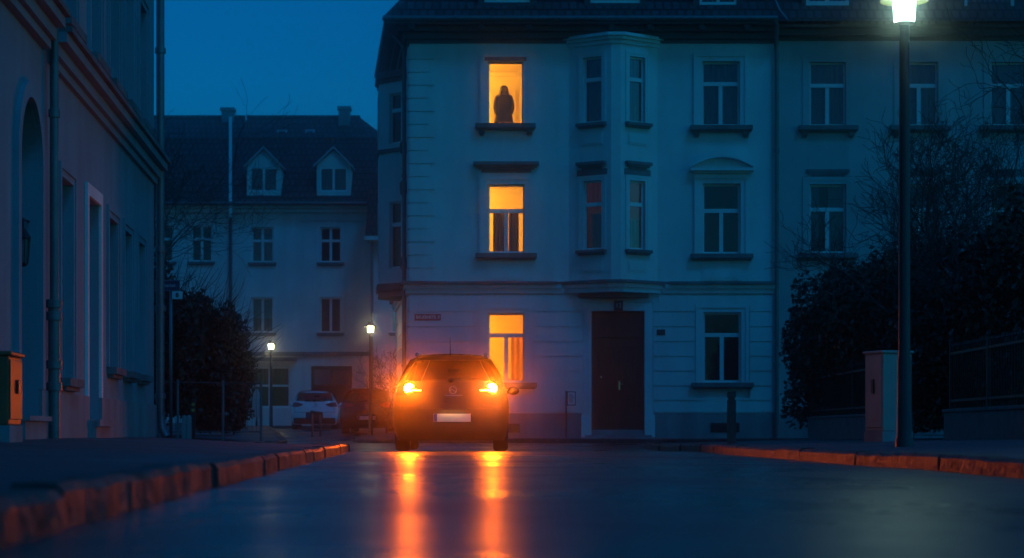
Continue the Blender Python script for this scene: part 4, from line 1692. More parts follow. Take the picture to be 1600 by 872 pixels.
def core_blobs(parent, blobs, k=.72, mb=None):
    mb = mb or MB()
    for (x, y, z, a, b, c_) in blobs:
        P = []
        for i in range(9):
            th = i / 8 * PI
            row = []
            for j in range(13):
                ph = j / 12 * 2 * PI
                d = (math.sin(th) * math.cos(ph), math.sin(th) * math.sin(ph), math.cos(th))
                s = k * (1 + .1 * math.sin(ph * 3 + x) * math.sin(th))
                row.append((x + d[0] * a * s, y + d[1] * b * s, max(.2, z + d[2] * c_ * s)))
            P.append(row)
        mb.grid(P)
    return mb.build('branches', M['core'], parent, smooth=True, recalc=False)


def hedge(name, label, cat, loc, blobs, count, size, mat, seed, bottom=.3, group=None, twigs=0, twig_len=.6):
    h = thing(name, label, cat, loc, group)
    leaf_cloud('foliage', h, blobs, count, size, M[mat], seed, bottom)
    mb = MB()
    if twigs:
        rnd = random.Random(seed)
        for _ in range(twigs):
            b = rnd.choice(blobs)
            a = rnd.random() * 2 * PI
            e = rnd.uniform(.15, 1.0)
            d = Vector((math.cos(a) * math.cos(e), math.sin(a) * math.cos(e), math.sin(e)))
            p = Vector((b[0] + d.x * b[3] * .85, b[1] + d.y * b[4] * .85, b[2] + d.z * b[5] * .85))
            pts = [p]
            L = twig_len * rnd.uniform(.5, 1.3)
            for k in range(3):
                d = (d + Vector((rnd.uniform(-.3, .3), rnd.uniform(-.3, .3), rnd.uniform(-.1, .4)))).normalized()
                pts.append(pts[-1] + d * L / 3)
            mb.tube(pts, [.010, .008, .006, .003], 4, cap=False)
            if rnd.random() < .7:
                q = pts[1]
                d2 = (d + Vector((rnd.uniform(-1, 1), rnd.uniform(-1, 1), rnd.uniform(0, .6)))).normalized()
                mb.tube([q, q + d2 * L * .4], [.006, .003], 4, cap=False)
    core_blobs(h, blobs, mb=mb)
    return h


def bare_tree(name, label, base, height, seed, r0=.11, spread=.5, levels=6, lean=(0, 0), split_low=.25, group='bare trees', twig=.0045):
    rnd = random.Random(seed)
    t = thing(name, label, 'tree', base, group)
    tb = MB()
    cb = MB()
    cnt = [0]

    def grow(p, d, L, r, lev, target):
        cnt[0] += 1
        if cnt[0] > 2100:
            return
        n = 4 if lev > 2 else 6
        pts = [p]
        rad = [r]
        r1 = max(twig, r * (.62 if lev < 4 else .5))
        for k in range(n):
            w = .07 + .03 * lev
            d = (d + Vector((rnd.gauss(0, w), rnd.gauss(0, w), rnd.gauss(.035, w * .7)))).normalized()
            pts.append(pts[-1] + d * L / n)
            rad.append(lerp(r, r1, (k + 1) / n))
        target.tube(pts, rad, 7 if r > .04 else (5 if r > .012 else 3), cap=False)
        if lev >= levels or L < .14:
            return
        m = {0: 4, 1: 4, 2: 4, 3: 4, 4: 3}.get(lev, 3)
        for k in range(m):
            f = 1.0 if k == 0 else rnd.uniform(.3, .95)
            i = min(n, max(1, int(round(f * n))))
            q = pts[i]
            ang = rnd.uniform(.25, .5) if k == 0 else rnd.uniform(.45, 1.0)
            ax = d.cross(Vector((rnd.gauss(0, 1), rnd.gauss(0, 1), rnd.gauss(0, 1)))).normalized()
            nd = (Matrix.Rotation(ang * (.8 + spread * .4), 3, ax) @ d).normalized()
            if lev < 3:
                nd = (nd + Vector((0, 0, .18))).normalized()
            grow(q, nd, L * rnd.uniform(.58, .82), rad[i] * (.8 if k == 0 else .6), lev + 1, cb)
    b = Vector(base)
    d0 = Vector((lean[0], lean[1], 1)).normalized()
    grow(b - Vector((0, 0, .15)), d0, height * .34, r0, 0, tb)
    tb.build('trunk', M['bark'], t, smooth=True, recalc=False)
    cb.build('crown', M['bark'], t, smooth=True, recalc=False)
    return t


# right hedges behind the garden wall
def blob_row(pts):
    return pts


hb1 = [(8.0, 50.2, 2.2, 1.15, 1.5, 2.1), (8.7, 48.0, 2.4, 1.4, 2.0, 2.1), (8.9, 45.2, 2.3, 1.4, 2.0, 2.0), (9.2, 50.8, 2.3, 1.4, 1.4, 2.0), (10.6, 49.5, 2.4, 1.5, 2.0, 2.2)]
hedge('evergreen_hedge', 'rounded dark evergreen hedge nearest to the corner house, behind the far garden wall', 'hedge', (9, 48, .2), hb1, 42000, .13, 'leaf', 21, twigs=60, twig_len=.5)
hb2 = [(9.1, 42.0, 2.2, 1.3, 1.9, 2.1), (9.3, 39.2, 2.3, 1.4, 1.8, 2.0), (9.4, 36.6, 2.4, 1.4, 1.6, 2.0), (10.8, 40, 2.5, 1.5, 2.2, 2.3)]
hedge('evergreen_hedge', 'dark evergreen hedge behind the lamp post and the pale cabinet', 'hedge', (9.3, 39, .2), hb2, 38000, .12, 'leaf_dark', 22, twigs=60, twig_len=.5)
hb3 = [(9.0, 33.8, 2.0, 1.1, 1.4, 1.9), (9.3, 31.8, 2.1, 1.2, 1.5, 1.9), (9.6, 29.6, 2.0, 1.3, 1.6, 1.9), (10.4, 32.5, 2.6, 1.3, 1.8, 2.1)]
hedge('laurel_bush', 'dark laurel bush behind the iron fence at the right edge', 'bush', (9.3, 32, .2), hb3, 32000, .12, 'leaf', 23, twigs=40, twig_len=.4)
# left hedge beyond the street house
hb4 = [(-6.75, 46.2, 1.5, .72, 1.6, 1.55), (-7.3, 46.0, 2.0, .9, 1.7, 1.5), (-8.1, 46.2, 2.4, 1.0, 1.7, 1.6), (-9.2, 46.6, 2.6, 1.2, 1.8, 1.7), (-7.4, 49.0, 1.7, 1.0, 1.6, 1.5), (-10.8, 47, 2.5, 1.3, 2, 2)]
hedge('overgrown_hedge', 'overgrown dark hedge with bare twigs behind the street name post', 'hedge', (-8, 46.5, .2), hb4, 42000, .12, 'leaf_dark', 24, twigs=420, twig_len=1.1)
bare_tree('bare_tree', 'bare tree with fine branches standing at the end of the street house', (-7.9, 43.6, .22), 8.6, 5, r0=.09, spread=.5, lean=(.05, 0))
bare_tree('bare_tree', 'bare tree whose branches reach behind the lamp post towards the terraced house', (9.6, 40.5, .23), 9.0, 12, r0=.13, spread=.75, twig=.007, lean=(-.12, 0))
bare_tree('bare_tree', 'bare many branched tree nearest the right edge', (9.9, 35.5, .23), 8.4, 31, r0=.12, spread=.7, twig=.007, lean=(-.06, .05))
bare_tree('bare_tree', 'bare tree standing close before the terraced house wall', (11.2, 46.5, .23), 9.2, 44, r0=.12, spread=.7, twig=.007, lean=(-.05, 0))
bare_tree('bare_shrub', 'bare twiggy shrub against the flank of the corner house beside the small lamp', (-4.0, 63.4, .2), 3.9, 77, r0=.05, spread=.9, levels=5, group='bare shrubs', twig=.006)


# ------------------------------------------------------------------ garden walls and fences
def fence(name, label, Y0, Y1, X, wall_h, fence_top, gap=.16, pillars=True):
    f = thing(name, label, 'garden fence', (X, (Y0 + Y1) / 2, .18))
    mb = MB()
    mb.box(X, X + .24, Y0, Y1, .05, wall_h)
    mb.box(X - .03, X + .27, Y0 - .02, Y1 + .02, wall_h + .001, wall_h + .06)
    mb.build('low_wall', M['stone'], f, bevel=.01)
    mb = MB()
    n = int((Y1 - Y0) / gap)
    for z in (wall_h + .18, fence_top - .12):
        mb.box(X + .1, X + .14, Y0, Y1, z, z + .04)
    for k in range(n):
        y = lerp(Y0 + .1, Y1 - .1, k / (n - 1))
        mb.tube([(X + .12, y, wall_h + .06), (X + .12, y, fence_top)], .011, 6)
        mb.lathe([(.011, 0), (.02, .02), (.0, .08)], (X + .12, y, fence_top), 'z', 6)
    mb.build('iron_railing', M['iron'], f)
    for y in (Y0 + .05, Y1 - .05, (Y0 + Y1) / 2):
        mb = MB()
        mb.box(X + .09, X + .15, y - .03, y + .03, wall_h + .06, fence_top + .08)
        mb.lathe([(.045, 0), (.05, .03), (.035, .07), (0, .085)], (X + .12, y, fence_top + .08), 'z', 8)
        mb.build('post', M['iron'], f)
    return f


fence('garden_fence', 'low stone garden wall with iron railing behind the pale cabinet', 37.6, 49.5, 7.35, .62, 1.72)
fence('garden_fence', 'low stone garden wall with iron railing at the right edge, before the laurel bush', 28.5, 33.9, 7.35, .62, 1.72)
# left wire fence before the hedge
fl = thing('wire_fence', 'dark wire fence with steel posts before the overgrown left hedge', 'garden fence', (-6.9, 43, .2))
FLn = F((-8.6, 43.2, 0), (1, .35), (.33, -.94, 0))
for u in (0, .95, 1.35, 2.35, 3.2):
    mb = MB()
    mb.tube([FLn.p(u, .1, 0), FLn.p(u, 1.45 if u != .95 else 1.75, 0)], .03, 8)
    mb.build('post', M['steel'], fl)
mb = MB()
for v in (.3, 1.38):
    mb.tube([FLn.p(0, v, 0), FLn.p(3.2, v, 0)], .014, 6)
for k in range(32):
    mb.tube([FLn.p(k * .1, .3, 0), FLn.p(k * .1, 1.38, 0)], .004, 3)
mb.build('wire_panel', M['iron'], fl)
for i, x_ in enumerate((287.5, 295)):
    p = at(x_, 680, 41)
    mb = MB()
    mb.box(p.x - .045, p.x + .045, 41, 41.09, .15, hgt(653, 41))
    mb.lathe([(.05, 0), (.045, .04), (0, .06)], (p.x, 41.045, hgt(653, 41)), 'z', 8)
    o = mb.build('stone_post', M['cabinet'])
    tag(o, ['left one of two short pale posts at the foot of the left hedge', 'right one of two short pale posts at the foot of the left hedge'][i], 'post', 'short pale posts')
# reflector on a slim marker post
p = at(302, 636, 41.6)
mk = thing('marker_post', 'slim dark marker post with two amber reflectors before the left hedge', 'marker post', (p.x, 41.6, .2))
mb = MB()
mb.box(p.x - .04, p.x + .04, 41.6, 41.66, .1, p.z + .16)
mb.build('post', M['iron'], mk, bevel=.006)
for dz in (.05, -.07):
    mb = MB()
    mb.lathe([(0, -.02), (.03, -.018), (.038, -.008), (.038, 0)], (p.x, 41.6, p.z + dz), 'y', 14)
    mb.build('reflector', M['reflector'], mk)

# street name post on the left corner
Ys = 37.0
px_ = at(267, 680, Ys)
st = thing('street_name_post', 'dark street name sign on a thin post by the left hedge', 'sign', (px_.x, Ys, .22))
mb = MB()
mb.tube([(px_.x, Ys, .1), (px_.x, Ys, hgt(437, Ys))], .03, 10)
mb.build('post', M['steel'], st, smooth=True)
fs_ = F((0, Ys - .045, 0), (1, 0), (0, -1, 0))
s0, s1 = at(243, 455, Ys), at(282, 438, Ys)
mb = MB()
mb.fbox(fs_, s0.x, s1.x, s0.z, s1.z, -.01, .01)
pl = mb.build('name_plate', M['sign_blue'], st)
mb = MB()
for a, b, c, d in ((s0.x, s1.x, s0.z, s0.z + .012), (s0.x, s1.x, s1.z - .012, s1.z), (s0.x, s0.x + .012, s0.z + .012, s1.z - .012), (s1.x - .012, s1.x, s0.z + .012, s1.z - .012)):
    mb.fbox(fs_, a, b, c, d, .0101, .014)
mb.build('border', M['plinth'], pl)
text_mesh('Ostmarkstr.', .095, fs_, (s0.x + s1.x) / 2, (s0.z + s1.z) / 2, .012, M['sign_white'], pl, sx=.72)
s0, s1 = at(269.5, 468, Ys), at(286, 455.5, Ys)
mb = MB()
mb.fbox(fs_, s0.x, s1.x, s0.z, s1.z - .002, -.0, .02)
nlp = mb.build('small_plate', M['sign_white'], st, bevel=.01)
text_mesh('8', .11, fs_, (s0.x + s1.x) / 2, (s0.z + s1.z) / 2, .023, M['iron'], nlp, bold=.004)


# ------------------------------------------------------------------ street lamps
def street_lamp(label, x, y, zb, head_z, s, glassmat, lum):
    t = thing('street_lamp', label, 'street lamp', (x, y, zb), 'street lamps')
    b = Vector((x, y, 0))
    mb = MB()
    mb.lathe([(.10 * s, zb - .1), (.10 * s, zb + .02), (.085 * s, zb + .05), (.075 * s, zb + .9), (.066 * s, zb + .95), (.055 * s, head_z - .1), (.06 * s, head_z - .02), (.0, head_z - .0)], b, 'z', 20)
    mb.build('pole', M['pole'], t, smooth=True, autos=40)
    mb = MB()
    mb.lathe([(.0, head_z - .012), (.11 * s, head_z - .012), (.118 * s, head_z + .01), (.09 * s, head_z + .02), (0, head_z + .021)], b, 'z', 20)
    mb.build('collar', M['pole'], t, smooth=True, autos=40)
    H = .40 * s
    mb = MB()
    mb.lathe([(.0, head_z + .023), (.112 * s, head_z + .023), (.118 * s, head_z + .12), (.126 * s, head_z + H * .66), (.0, head_z + H * .66)], b, 'z', 12)
    mb.build('lamp_glass', M[glassmat], t, smooth=True, autos=40)
    mb = MB()
    z = head_z + H * .64
    mb.lathe([(.13 * s, z + .02), (.265 * s, z - .01), (.27 * s, z + .0), (.262 * s, z + .012), (.134 * s, z + .05)], b, 'z', 28)
    mb.lathe([(.134 * s, z + .051), (.12 * s, z + .12), (.05 * s, z + .16), (.0, z + .17)], b, 'z', 20)
    mb.build('canopy', M['canopy'], t, smooth=True, autos=50)
    return t


street_lamp('tall lit street lamp close by on the right pavement', (1413 - 800) / FPX * 22, 22, .18, hgt(37, 22), 1.0, 'lamp', 1)
street_lamp('small lit street lamp before the shop window of the back house', (423.5 - 800) / FPX * 79, 79, .44, hgt(546, 79), .86, 'lamp_far', 1)
street_lamp('small lit street lamp beside the flank of the corner house', (579 - 800) / FPX * 61.5, 61.5, .3, hgt(520, 61.5), .78, 'lamp_far', 1)

# bollard on the right corner
Yb = 37.5
pb0 = at(1143, 687, Yb)
bo = thing('bollard', 'square dark wooden bollard on the right pavement corner before the facade window', 'bollard', (pb0.x, Yb, .14))
mb = MB()
z1 = hgt(613, Yb)
mb.box(pb0.x - .078, pb0.x + .078, Yb - .078, Yb + .078, .05, z1 - .14)
mb.box(pb0.x - .062, pb0.x + .062, Yb - .062, Yb + .062, z1 - .139, z1 - .10)
mb.box(pb0.x - .078, pb0.x + .078, Yb - .078, Yb + .078, z1 - .099, z1)
mb.build('post', M['wood'], bo, bevel=.012)
mb = MB()
mb.box(pb0.x - .085, pb0.x + .085, Yb - .085, Yb + .085, z1 + .001, z1 + .015)
mb.build('cap', M['iron'], bo, bevel=.006)

# hoop stand in the side street
Yh = 64
h0, h1 = at(488, 684, Yh), at(500.5, 684, Yh)
zt = hgt(645, Yh)
zg = gz(h0.x, Yh)
hs = thing('bike_stand', 'pale bicycle hoop stand in front of the white parked car', 'bike stand', ((h0.x + h1.x) / 2, Yh, zg))
for hx in (h0.x, h1.x):
    mb = MB()
    mb.tube([(hx, Yh, zg - .1), (hx, Yh, zt)], .035, 10)
    mb.build('post', M['stone'], hs, smooth=True)
mb = MB()
mb.tube([(h0.x - .06, Yh, zt + .03), ((h0.x + h1.x) / 2, Yh, zt + .0), (h1.x + .06, Yh, zt - .02)], .05, 10)
mb.build('top_rail', M['iron'], hs, smooth=True)
mb = MB()
mb.tube([(h0.x, Yh, zt - .45), (h1.x, Yh, zt - .45)], .02, 8)
mb.build('cross_rail', M['iron'], hs, smooth=True)
# folded parasol by the shop window
Yp = 78
p = at(401, 668, Yp)
pa = thing('folded_parasol', 'pale folded parasol standing by the shop window beside the left hedge', 'parasol', (p.x, Yp, gz(p.x, Yp)))
zz = gz(p.x, Yp)
mb = MB()
mb.tube([(p.x, Yp, zz), (p.x, Yp, hgt(612, Yp))], .025, 8)
mb.lathe([(.22, 0), (.22, .05), (.05, .1), (.04, .3)], (p.x, Yp, zz), 'z', 16)
mb.build('pole', M['iron'], pa)
mb = MB()
P = []
for i, (r, hh) in enumerate(((.16, .42), (.19, .6), (.17, 1.0), (.12, 1.35), (.03, 1.55))):
    P.append([(p.x + r * (1 + .18 * math.cos(8 * a)) * math.cos(a), Yp + r * (1 + .18 * math.cos(8 * a)) * math.sin(a), zz + hh) for a in [j / 32 * 2 * PI for j in range(33)]])
mb.grid(P)
mb.build('canopy', M['parasol'], pa, smooth=True)


# ------------------------------------------------------------------ cars
def interp(xs, ys, x):
    return float(np.interp(x, xs, ys))


def make_car(name, label, loc, rotz, paint, W=1.82, Hc=1.52, lit=False, rails=True, group=None, plate='plate', length=4.3):
    c = thing(name, label, 'car', loc, group, rotz)
    kx, kz = W / 1.82, Hc / 1.52
    Z = [.20, .26, .40, .60, .80, .95, 1.08, 1.20, 1.30, 1.40, 1.46, 1.50]
    HW = [.84, .87, .895, .91, .905, .88, .825, .775, .725, .66, .60, .47]
    R0 = [.09, .03, .0, .0, .03, .06, .10, .18, .26, .34, .39, .44]
    # smooth resample
    zz = np.unique(np.concatenate([np.linspace(.20, 1.50, 40), [1.10, 1.44]]))
    hw = np.interp(zz, Z, HW)
    r0 = np.interp(zz, Z, R0)
    for _ in range(2):
        hw[1:-1] = (hw[:-2] + 2 * hw[1:-1] + hw[2:]) / 4
        r0[1:-1] = (r0[:-2] + 2 * r0[1:-1] + r0[2:]) / 4

    def hwz(z):
        return interp(zz, hw, z)

    def rear(x, z):
        h = hwz(z)
        t = min(1, abs(x) / h)
        return interp(zz, r0, z) + .05 * t * t + .16 * t ** 7

    K = len(zz)
    ts = np.concatenate([np.linspace(-1, -.8, 6)[:-1], np.linspace(-.8, .8, 17), np.linspace(.8, 1, 6)[1:]])

    def V(x, y, z):
        return (x * kx, y * length / 4.3, z * kz)
    mb = MB()
    gl = {'rear_window': MB(), 'windshield': MB(), 'side_window': MB()}
    rg = [[V(t * hw[k], rear(t * hw[k], zz[k]), zz[k]) for t in ts] for k in range(K)]

    def rear_hole(i, j):
        zm = (zz[i] + zz[i + 1]) / 2
        tm = (ts[j] + ts[j + 1]) / 2
        return 1.10 < zm < 1.44 and abs(tm) < .87
    mb.grid(rg, skip=rear_hole)
    gl['rear_window'].grid([[(p[0], p[1] + .012, p[2]) for p in r] for r in rg], skip=lambda i, j: not rear_hole(i, j))
    # side stations
    ys = np.concatenate([[0], np.arange(.3, 2.2, .0655), np.linspace(2.2, 3.1, 14), np.arange(3.15, 4.15, .0655), [4.2, 4.27]])

    def top(y):
        return interp([0, 1.0, 2.4, 3.1, 3.3, 4.0, 4.2, 4.3], [1.50, 1.52, 1.515, 1.03, .99, .88, .78, .66], y)

    def fhw(y):
        return interp([0, 3.4, 4.0, 4.2, 4.3], [1, 1, .97, .90, .82], y)

    def station(y, s):
        row = []
        tp = top(y)
        zb = min(.95, tp - .04)
        q = (tp - zb) / (1.50 - .95)
        for k in range(K):
            z = zz[k]
            if z > .95:
                z2 = zb + (z - .95) * q
                h = lerp(.80, hw[k], min(1, q)) if q < 1 else hw[k]
                h = max(h, .47)
            else:
                z2 = .2 + (z - .2) * (zb - .2) / .75
                h = hw[k]
            row.append((s * h * fhw(y), y, z2))
        return row
    def snap(p):
        for yw in (.78, 3.38):
            d = math.hypot(p[1] - yw, p[2] - .34)
            if 1e-3 < d < .415 and d > .30 and p[2] > .21:
                return (p[0], yw + (p[1] - yw) * .40 / d, .34 + (p[2] - .34) * .40 / d)
        return p
    for s in (-1, 1):
        rows = [[V(s * hw[k], rear(s * hw[k], zz[k]), zz[k]) for k in range(K)]]
        for y in ys[1:]:
            rows.append([V(*snap(p)) for p in station(y, s)])

        def side_hole(i, j):
            zm = (zz[j] + zz[j + 1]) / 2
            ym = (ys[i] + ys[i + 1]) / 2
            if any(math.hypot(ym - yw, zm - .34) < .385 for yw in (.78, 3.38)):
                return True
            return 1.0 < zm < 1.42 and .75 < ym < 2.75 and not (1.45 < ym < 1.6)
        mb.grid(rows, skip=side_hole)
        gl['side_window'].grid([[(p[0] - s * .012, p[1], p[2]) for p in r] for r in rows], skip=lambda i, j: not side_hole(i, j) or zz[j] < .9)
    # roof / windscreen / bonnet: across the top row
    roof = []
    for yi, y in enumerate(ys):
        if yi == 0:
            l = (-hw[-1], rear(-hw[-1], 1.5), 1.5)
            r_ = (hw[-1], rear(hw[-1], 1.5), 1.5)
        else:
            l, r_ = station(y, -1)[-1], station(y, 1)[-1]
        row = []
        for t in ts:
            x = lerp(l[0], r_[0], (t + 1) / 2)
            yy = l[1] if yi else rear(t * hw[-1], 1.5)
            row.append(V(x, yy, l[2] + .022 * (1 - t * t)))
        roof.append(row)

    def ws(i, j):
        ym = (ys[i] + ys[i + 1]) / 2
        tm = (ts[j] + ts[j + 1]) / 2
        return 2.42 < ym < 3.08 and abs(tm) < .9
    mb.grid(roof, skip=ws)
    gl['windshield'].grid([[(p[0], p[1], p[2] - .01) for p in r] for r in roof], skip=lambda i, j: not ws(i, j))
    # front
    st = station(ys[-1], 1)
    mb.grid([[V(t * p[0], p[1] + .06 * (1 - t * t), p[2]) for t in ts] for p in st])
    # floor pan
    mb.add([V(-.78, .2, .22), V(.78, .2, .22), V(.72, 4.2, .22), V(-.72, 4.2, .22)], [(0, 1, 2, 3)])
    body = mb.build('body', paint, c, smooth=True, local=True, weld=True, autos=42)
    for k, g in gl.items():
        g.build(k, M['car_glass'], c, smooth=True, local=True, weld=True)

    def patch(name, z0, z1, xl, xr, off, mat, parent, nz=8, nx=14, th=.03):
        b = MB()
        P = []
        for i in range(nz + 1):
            z = lerp(z0, z1, i / nz)
            a, e = xl(z), xr(z)
            P.append([V(lerp(a, e, j / nx), rear(lerp(a, e, j / nx), z) - off, z) for j in range(nx + 1)])
        b.grid(P)
        B2 = [[(p[0], p[1] + th, p[2]) for p in r] for r in P]
        for q in ([P[0], B2[0]], [P[-1], B2[-1]], [[r[0] for r in P], [r[0] for r in B2]], [[r[-1] for r in P], [r[-1] for r in B2]]):
            b.grid(q)
        return b.build(name, mat, parent, smooth=True, local=True, weld=True, autos=45)
    con = lambda v: (lambda z: v)
    # bumper
    patch('bumper', .17, .62, lambda z: -hwz(max(.2, z)) * .995, lambda z: hwz(max(.2, z)) * .995, .05, paint, c, nz=10, nx=24, th=.08)
    patch('bumper_trim', .19, .43, lambda z: -.80, lambda z: .80, .062, M['plastic'], c, th=.03)
    patch('spoiler', 1.425, 1.485, lambda z: -hwz(z) * .93, lambda z: hwz(z) * .93, .10, paint, c, th=.14)
    # number plate with recess
    pr = patch('plate_recess', .43, .64, con(-.33), con(.33), .055, M['plastic'], c, th=.02)
    pt = patch('number_plate', .46, .585, con(-.262), con(.318), .066, M[plate], c, th=.012)
    pbs = patch('country_strip', .462, .583, con(-.26), con(-.205), .0675, M['plate_blue'], pt, th=.002)
    if lit:
        li = bpy.data.lights.new('plate_lamp', 'AREA')
        li.shape = 'RECTANGLE'
        li.size = .40
        li.size_y = .02
        li.energy = .30
        li.color = (1., .42, .12)
        lo = bpy.data.objects.new('plate_lamp', li)
        COL.objects.link(lo)
        lo.parent = c
        lo.location = V(.03, rear(0, .6) - .13, .645)
        lo.rotation_euler = (math.radians(38), 0, 0)
    # tail lights
    for s in (-1, 1):
        def xin(z):
            return .42 + .25 * abs((z - .955) / .10) ** 1.2
        f0 = lambda z, s=s: s * xin(z)
        f1 = lambda z, s=s: s * (hwz(z) * .975)
        tl = patch('tail_light', .87, 1.05, f0 if s > 0 else f1, f1 if s > 0 else f0, .014, M['red_lens'], c)
        if lit:
            b = MB()
            ctr = V(s * .645, rear(.645, .98) - .016, .98)
            b.lathe([(.0, -.006), (.076, -.005)], ctr, 'y', 12)
            b.build('indicator', M['amber_lit'], tl, local=True, recalc=True)
            b = MB()
            b.lathe([(.079, .03), (.079, -.034), (.084, -.036), (.092, -.02), (.094, .03)], ctr, 'y', 24)
            b.build('bezel', M['plastic'], tl, local=True, smooth=True, autos=40)
            li = bpy.data.lights.new('indicator_bulb', 'SPOT')
            li.energy = 55
            li.color = (1., .14, .002)
            li.spot_size = math.radians(50)
            li.spot_blend = 1.
            li.shadow_soft_size = .05
            lo = bpy.data.objects.new('indicator_bulb', li)
            COL.objects.link(lo)
            lo.parent = tl
            lo.location = (ctr[0], ctr[1] - .09, ctr[2])
            lo.rotation_euler = (math.radians(-90), 0, 0)
            for nm, xa, xb, za, zb_ in (('light_strip', .46, .60, .945, .958), ('light_strip', .60, .70, .925, .95)):
                b = MB()
                q = [V(s * x_, rear(x_, z_) - .018, z_) for x_, z_ in ((xa, za), (xb, za - .004), (xb, zb_ + .01), (xa, zb_))]
                b.add(q, [(0, 1, 2, 3) if s > 0 else (3, 2, 1, 0)])
                b.build(nm, M['amber_soft'], tl, local=True, recalc=False)
    # tailgate seam, handle mound and wiper
    patch('wiper_cover', 1.085, 1.12, lambda z: -.42 + (z - 1.085) * 5, lambda z: .42 - (z - 1.085) * 5, .03, M['plastic'], c, th=.05)
    b = MB()
    b.tube([V(.0, rear(0, 1.12) - .05, 1.12), V(.2, rear(.2, 1.15) - .03, 1.15), V(.45, rear(.45, 1.15) - .02, 1.155)], .012, 6)
    b.lathe([(0, -.07), (.04, -.06), (.05, -.03), (.05, 0)], V(0, rear(0, 1.115), 1.115), 'y', 12)
    b.build('wiper', M['plastic'], c, local=True, smooth=True)
    b = MB()
    for a_, e_ in (((-.80, .655), (.80, .655)),):
        pts = [V(lerp(a_[0], e_[0], i / 20), rear(lerp(a_[0], e_[0], i / 20), .655) - .004, .655) for i in range(21)]
        b.tube(pts, .008, 5)
    for s in (-1, 1):
        pts = [V(s * (hwz(z) * .86), rear(hwz(z) * .86, z) - .002, z) for z in np.linspace(.66, .86, 6)]
        b.tube(pts, .006, 5)
    b.build('tailgate_seam', M['plastic'], c, local=True)
    # emblem: ring with a folded stroke
    em = MB()
    cy = rear(0.04, .96) - .03
    ring = []
    for i in range(25):
        a = i / 24 * 2 * PI
        ring.append(V(.04 + .055 * math.cos(a), cy, .955 + .055 * math.sin(a)))
    em.tube(ring, .007, 6)
    em.tube([V(-.012, cy, .925), V(.025, cy, .975), V(.045, cy, .945), V(.08, cy, .935)], .007, 6)
    em.build('emblem', M['chrome'], c, local=True, smooth=True)
    em = MB()
    for i in range(8):
        x_ = -.075 + i * .033
        em.add([V(x_, rear(x_, .87) - .006, .862), V(x_ + .02, rear(x_, .87) - .006, .862), V(x_ + .02, rear(x_, .88) - .006, .878), V(x_, rear(x_, .88) - .006, .878)], [(0, 1, 2, 3)])
    em.build('model_lettering', M['chrome'], c, local=True)
    # mirrors
    for s in (-1, 1):
        b = MB()
        P = []
        for i in range(7):
            th = i / 6 * PI
            P.append([V(s * (.985 + .10 * math.sin(th) * math.cos(a)), 2.62 + .07 * math.cos(th), 1.0 + .075 * math.sin(th) * math.sin(a)) for a in [j / 12 * 2 * PI for j in range(13)]])
        b.grid(P)
        b.tube([V(s * .84, 2.66, .97), V(s * .93, 2.64, .985)], .03, 6)
        b.build('wing_mirror', paint, c, local=True, smooth=True)
    if rails:
        for s in (-1, 1):
            b = MB()
            b.tube([V(s * .545, .50, 1.475), V(s * .54, .56, 1.535), V(s * .54, 1.3, 1.555), V(s * .54, 2.1, 1.53), V(s * .53, 2.18, 1.48)], .02, 8)
            b.lathe([(0, -.03), (.03, -.02), (.034, 0), (.02, .03)], V(s * .54, .53, 1.525), 'y', 10)
            b.build('roof_rail', M['chrome'], c, local=True, smooth=True)
    b = MB()
    b.tube([V(-.02, .62, 1.50), V(-.02, .60, 1.56), V(-.02, .5, 1.80)], [.02, .008, .003], 6)
    b.build('antenna', M['plastic'], c, local=True, smooth=True)
    # seats, head rests, mirror
    for x_, y_, w_ in ((-.36, 2.0, .25), (.36, 2.0, .25), (0, .95, .58)):
        b = MB()
        b.grid([[V(x_ + w_ * math.sin(t * PI / 2), y_ + .10 * (1 - abs(t)) * -1 + (z - .5) * -.18, z) for t in np.linspace(-1, 1, 9)] for z in np.linspace(.45, .98, 6)])
        b.box(*[q for q in ((x_ - w_) * kx, (x_ + w_) * kx, (y_ * length / 4.3), (y_ + .5) * length / 4.3, .42 * kz, .55 * kz)])
        se = b.build('seat', M['seat'], c, local=True, smooth=True, autos=40)
        for hx in ((x_,) if w_ < .4 else (-.38, .38)):
            b = MB()
            b.lathe([(0, -.08), (.09, -.07), (.105, 0), (.09, .07), (0, .08)], V(hx, y_ - .10, 1.09 if w_ < .4 else 1.03), 'z', 14)
            b.build('head_rest', M['seat'], se, local=True, smooth=True)
    b = MB()
    b.box(-.12 * kx, .12 * kx, 2.40, 2.43, 1.30 * kz, 1.37 * kz)
    b.build('rear_view_mirror', M['plastic'], c, local=True, bevel=.01)
    # wheels
    for yw in (.78, 3.38):
        for s in (-1, 1):
            b = MB()
            prof = [(.20, -.11), (.31, -.115), (.335, -.09), (.342, -.05), (.342, .05), (.335, .09), (.31, .115), (.20, .11)]
            b.lathe(prof, V(s * .775, yw, .342), 'x', 32)
            wt = b.build('wheel', M['tyre'], c, local=True, smooth=True, autos=40)
            b = MB()
            b.lathe([(.0, s * .07), (.05, s * .085), (.06, s * .07), (.17, s * .06), (.205, s * .10), (.205, -s * .08)], V(s * .775, yw, .342), 'x', 24)
            for k in range(5):
                a = k / 5 * 2 * PI
                q = V(s * .775, yw, .342)
                b.tube([(q[0] + s * .08, q[1], q[2]), (q[0] + s * .085, q[1] + .19 * math.cos(a), q[2] + .19 * math.sin(a))], .02, 5)
            b.build('rim', M['rim'], wt, local=True, smooth=True, autos=40)
    return c


